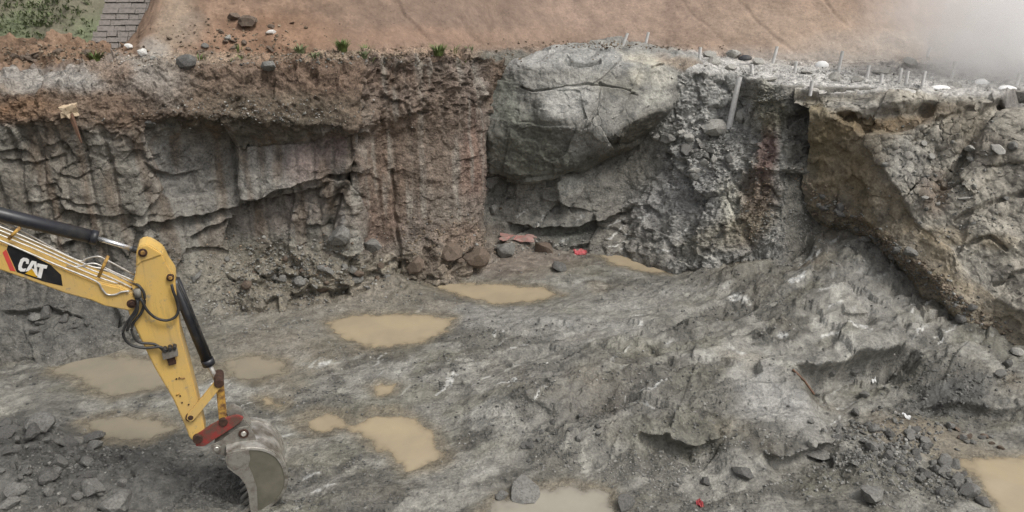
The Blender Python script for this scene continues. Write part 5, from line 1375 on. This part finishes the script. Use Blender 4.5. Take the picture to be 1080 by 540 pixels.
# the machine itself, left of the frame
_before = set(ex.children)
def mbox(name, c, s, mat, parent=ex, bev=.06):
    bm = bmesh.new(); box_bm(bm, c, s); return bm_obj(name, bm, mat, parent, bevel=bev)
for sy in (-1.15, 1.15):
    bm = bmesh.new(); prof = [(-1.9, .42), (-1.75, .1), (-1.4, 0.0), (1.4, 0.0), (1.75, .1), (1.9, .42), (1.75, .75), (1.4, .88), (-1.4, .88), (-1.75, .75)]
    lo = [bm.verts.new((x, sy - .28, z + .12)) for x, z in prof]; hi = [bm.verts.new((x, sy + .28, z + .12)) for x, z in prof]
    bm.faces.new(lo); bm.faces.new(hi[::-1])
    for i in range(10): bm.faces.new((lo[i], hi[i], hi[(i + 1) % 10], lo[(i + 1) % 10]))
    bmesh.ops.recalc_face_normals(bm, faces=bm.faces[:]); tr = bm_obj('track', bm, 'rust', ex, bevel=.03)
    for x in (-1.5, -.75, 0, .75, 1.5):
        bm = bmesh.new(); tube_bm(bm, [(x, sy - .30, .5), (x, sy + .30, .5)], .2, 16); bm_obj('roller', bm, 'steel_dusty', tr)
mbox('undercarriage', (0, 0, .7), (1.6, 1.8, .5), 'paint_black'); bm = bmesh.new(); tube_bm(bm, [(0, 0, .9), (0, 0, 1.2)], .7, 24); bm_obj('slew_ring', bm, 'paint_black', ex)
mbox('house', (-.7, 0, 1.75), (3.0, 2.5, 1.1), 'paint_yellow'); mbox('counterweight', (-2.35, 0, 1.75), (.8, 2.6, 1.2), 'paint_yellow_worn', bev=.15)
cab = mbox('cab', (.75, -.85, 2.25), (1.5, .9, 2.0), 'paint_yellow', bev=.08)
mbox('windscreen', (1.505, -.85, 2.5), (.03, .7, 1.2), 'glass_dark', cab, .005); mbox('side_window', (.8, -1.305, 2.55), (1.1, .03, 1.0), 'glass_dark', cab, .005)
for o in set(ex.children) - _before: o.rotation_euler.z = YAW
for yy in (10.62, 11.44):
    bcy = pipe('boom_cylinder', [(-415, 392, yy), (-340, 300, yy)], yy, .09, 'paint_black', ex, 16, 0); pipe('rod', [(-342, 303, yy), (-285, 220, yy)], yy, .045, 'chrome', bcy, 12, 0)
# ------------------------------------------------------------------ drifting dust over the bench on the right
dc = at_y(1100, 20, 22.3)
bm = bmesh.new(); bmesh.ops.create_icosphere(bm, subdivisions=3, radius=1.0)
for v in bm.verts: v.co = Vector((v.co.x * 6.0, v.co.y * 2.6, v.co.z * 4.4))
me = bpy.data.meshes.new('dust_cloud'); bm.to_mesh(me); bm.free()
m = bpy.data.materials.new('dust'); m.use_nodes = True; t = m.node_tree; t.nodes.clear()
out = t.nodes.new('ShaderNodeOutputMaterial'); pv = t.nodes.new('ShaderNodeVolumePrincipled')
tc = t.nodes.new('ShaderNodeTexCoord')
mp = t.nodes.new('ShaderNodeMapping'); mp.inputs['Scale'].default_value = (1 / 5.8, 1 / 2.5, 1 / 4.3)
ln = t.nodes.new('ShaderNodeVectorMath'); ln.operation = 'LENGTH'
nz = t.nodes.new('ShaderNodeTexNoise'); nz.inputs['Scale'].default_value = .55; nz.inputs['Detail'].default_value = 5; nz.inputs['Roughness'].default_value = .6; nz.inputs['Distortion'].default_value = .6
def mth(op, a, b, cl=False):
    k = t.nodes.new('ShaderNodeMath'); k.operation = op; k.use_clamp = cl
    for i, v in enumerate((a, b)):
        if isinstance(v, (int, float)): k.inputs[i].default_value = v
        else: t.links.new(v, k.inputs[i])
    return k.outputs[0]
t.links.new(tc.outputs['Object'], mp.inputs['Vector']); t.links.new(mp.outputs[0], ln.inputs[0]); t.links.new(tc.outputs['Object'], nz.inputs['Vector'])
fall = mth('SUBTRACT', 1.0, ln.outputs['Value'], True)
d = mth('MULTIPLY', mth('SUBTRACT', mth('ADD', mth('MULTIPLY', fall, 1.3), mth('MULTIPLY', nz.outputs['Fac'], 1.8)), 1.08, True), 1.3)
d = mth('MULTIPLY', d, mth('MULTIPLY', fall, 1.8, True))
t.links.new(d, pv.inputs['Density'])
pv.inputs['Color'].default_value = (.998, .998, .998, 1)
pv.inputs['Anisotropy'].default_value = 0.0
t.links.new(pv.outputs[0], out.inputs['Volume'])
o = link('dust_cloud', me, m); o.location = tuple(dc)
tag(o, 'pale cloud of dust drifting over the bench', kind='stuff')
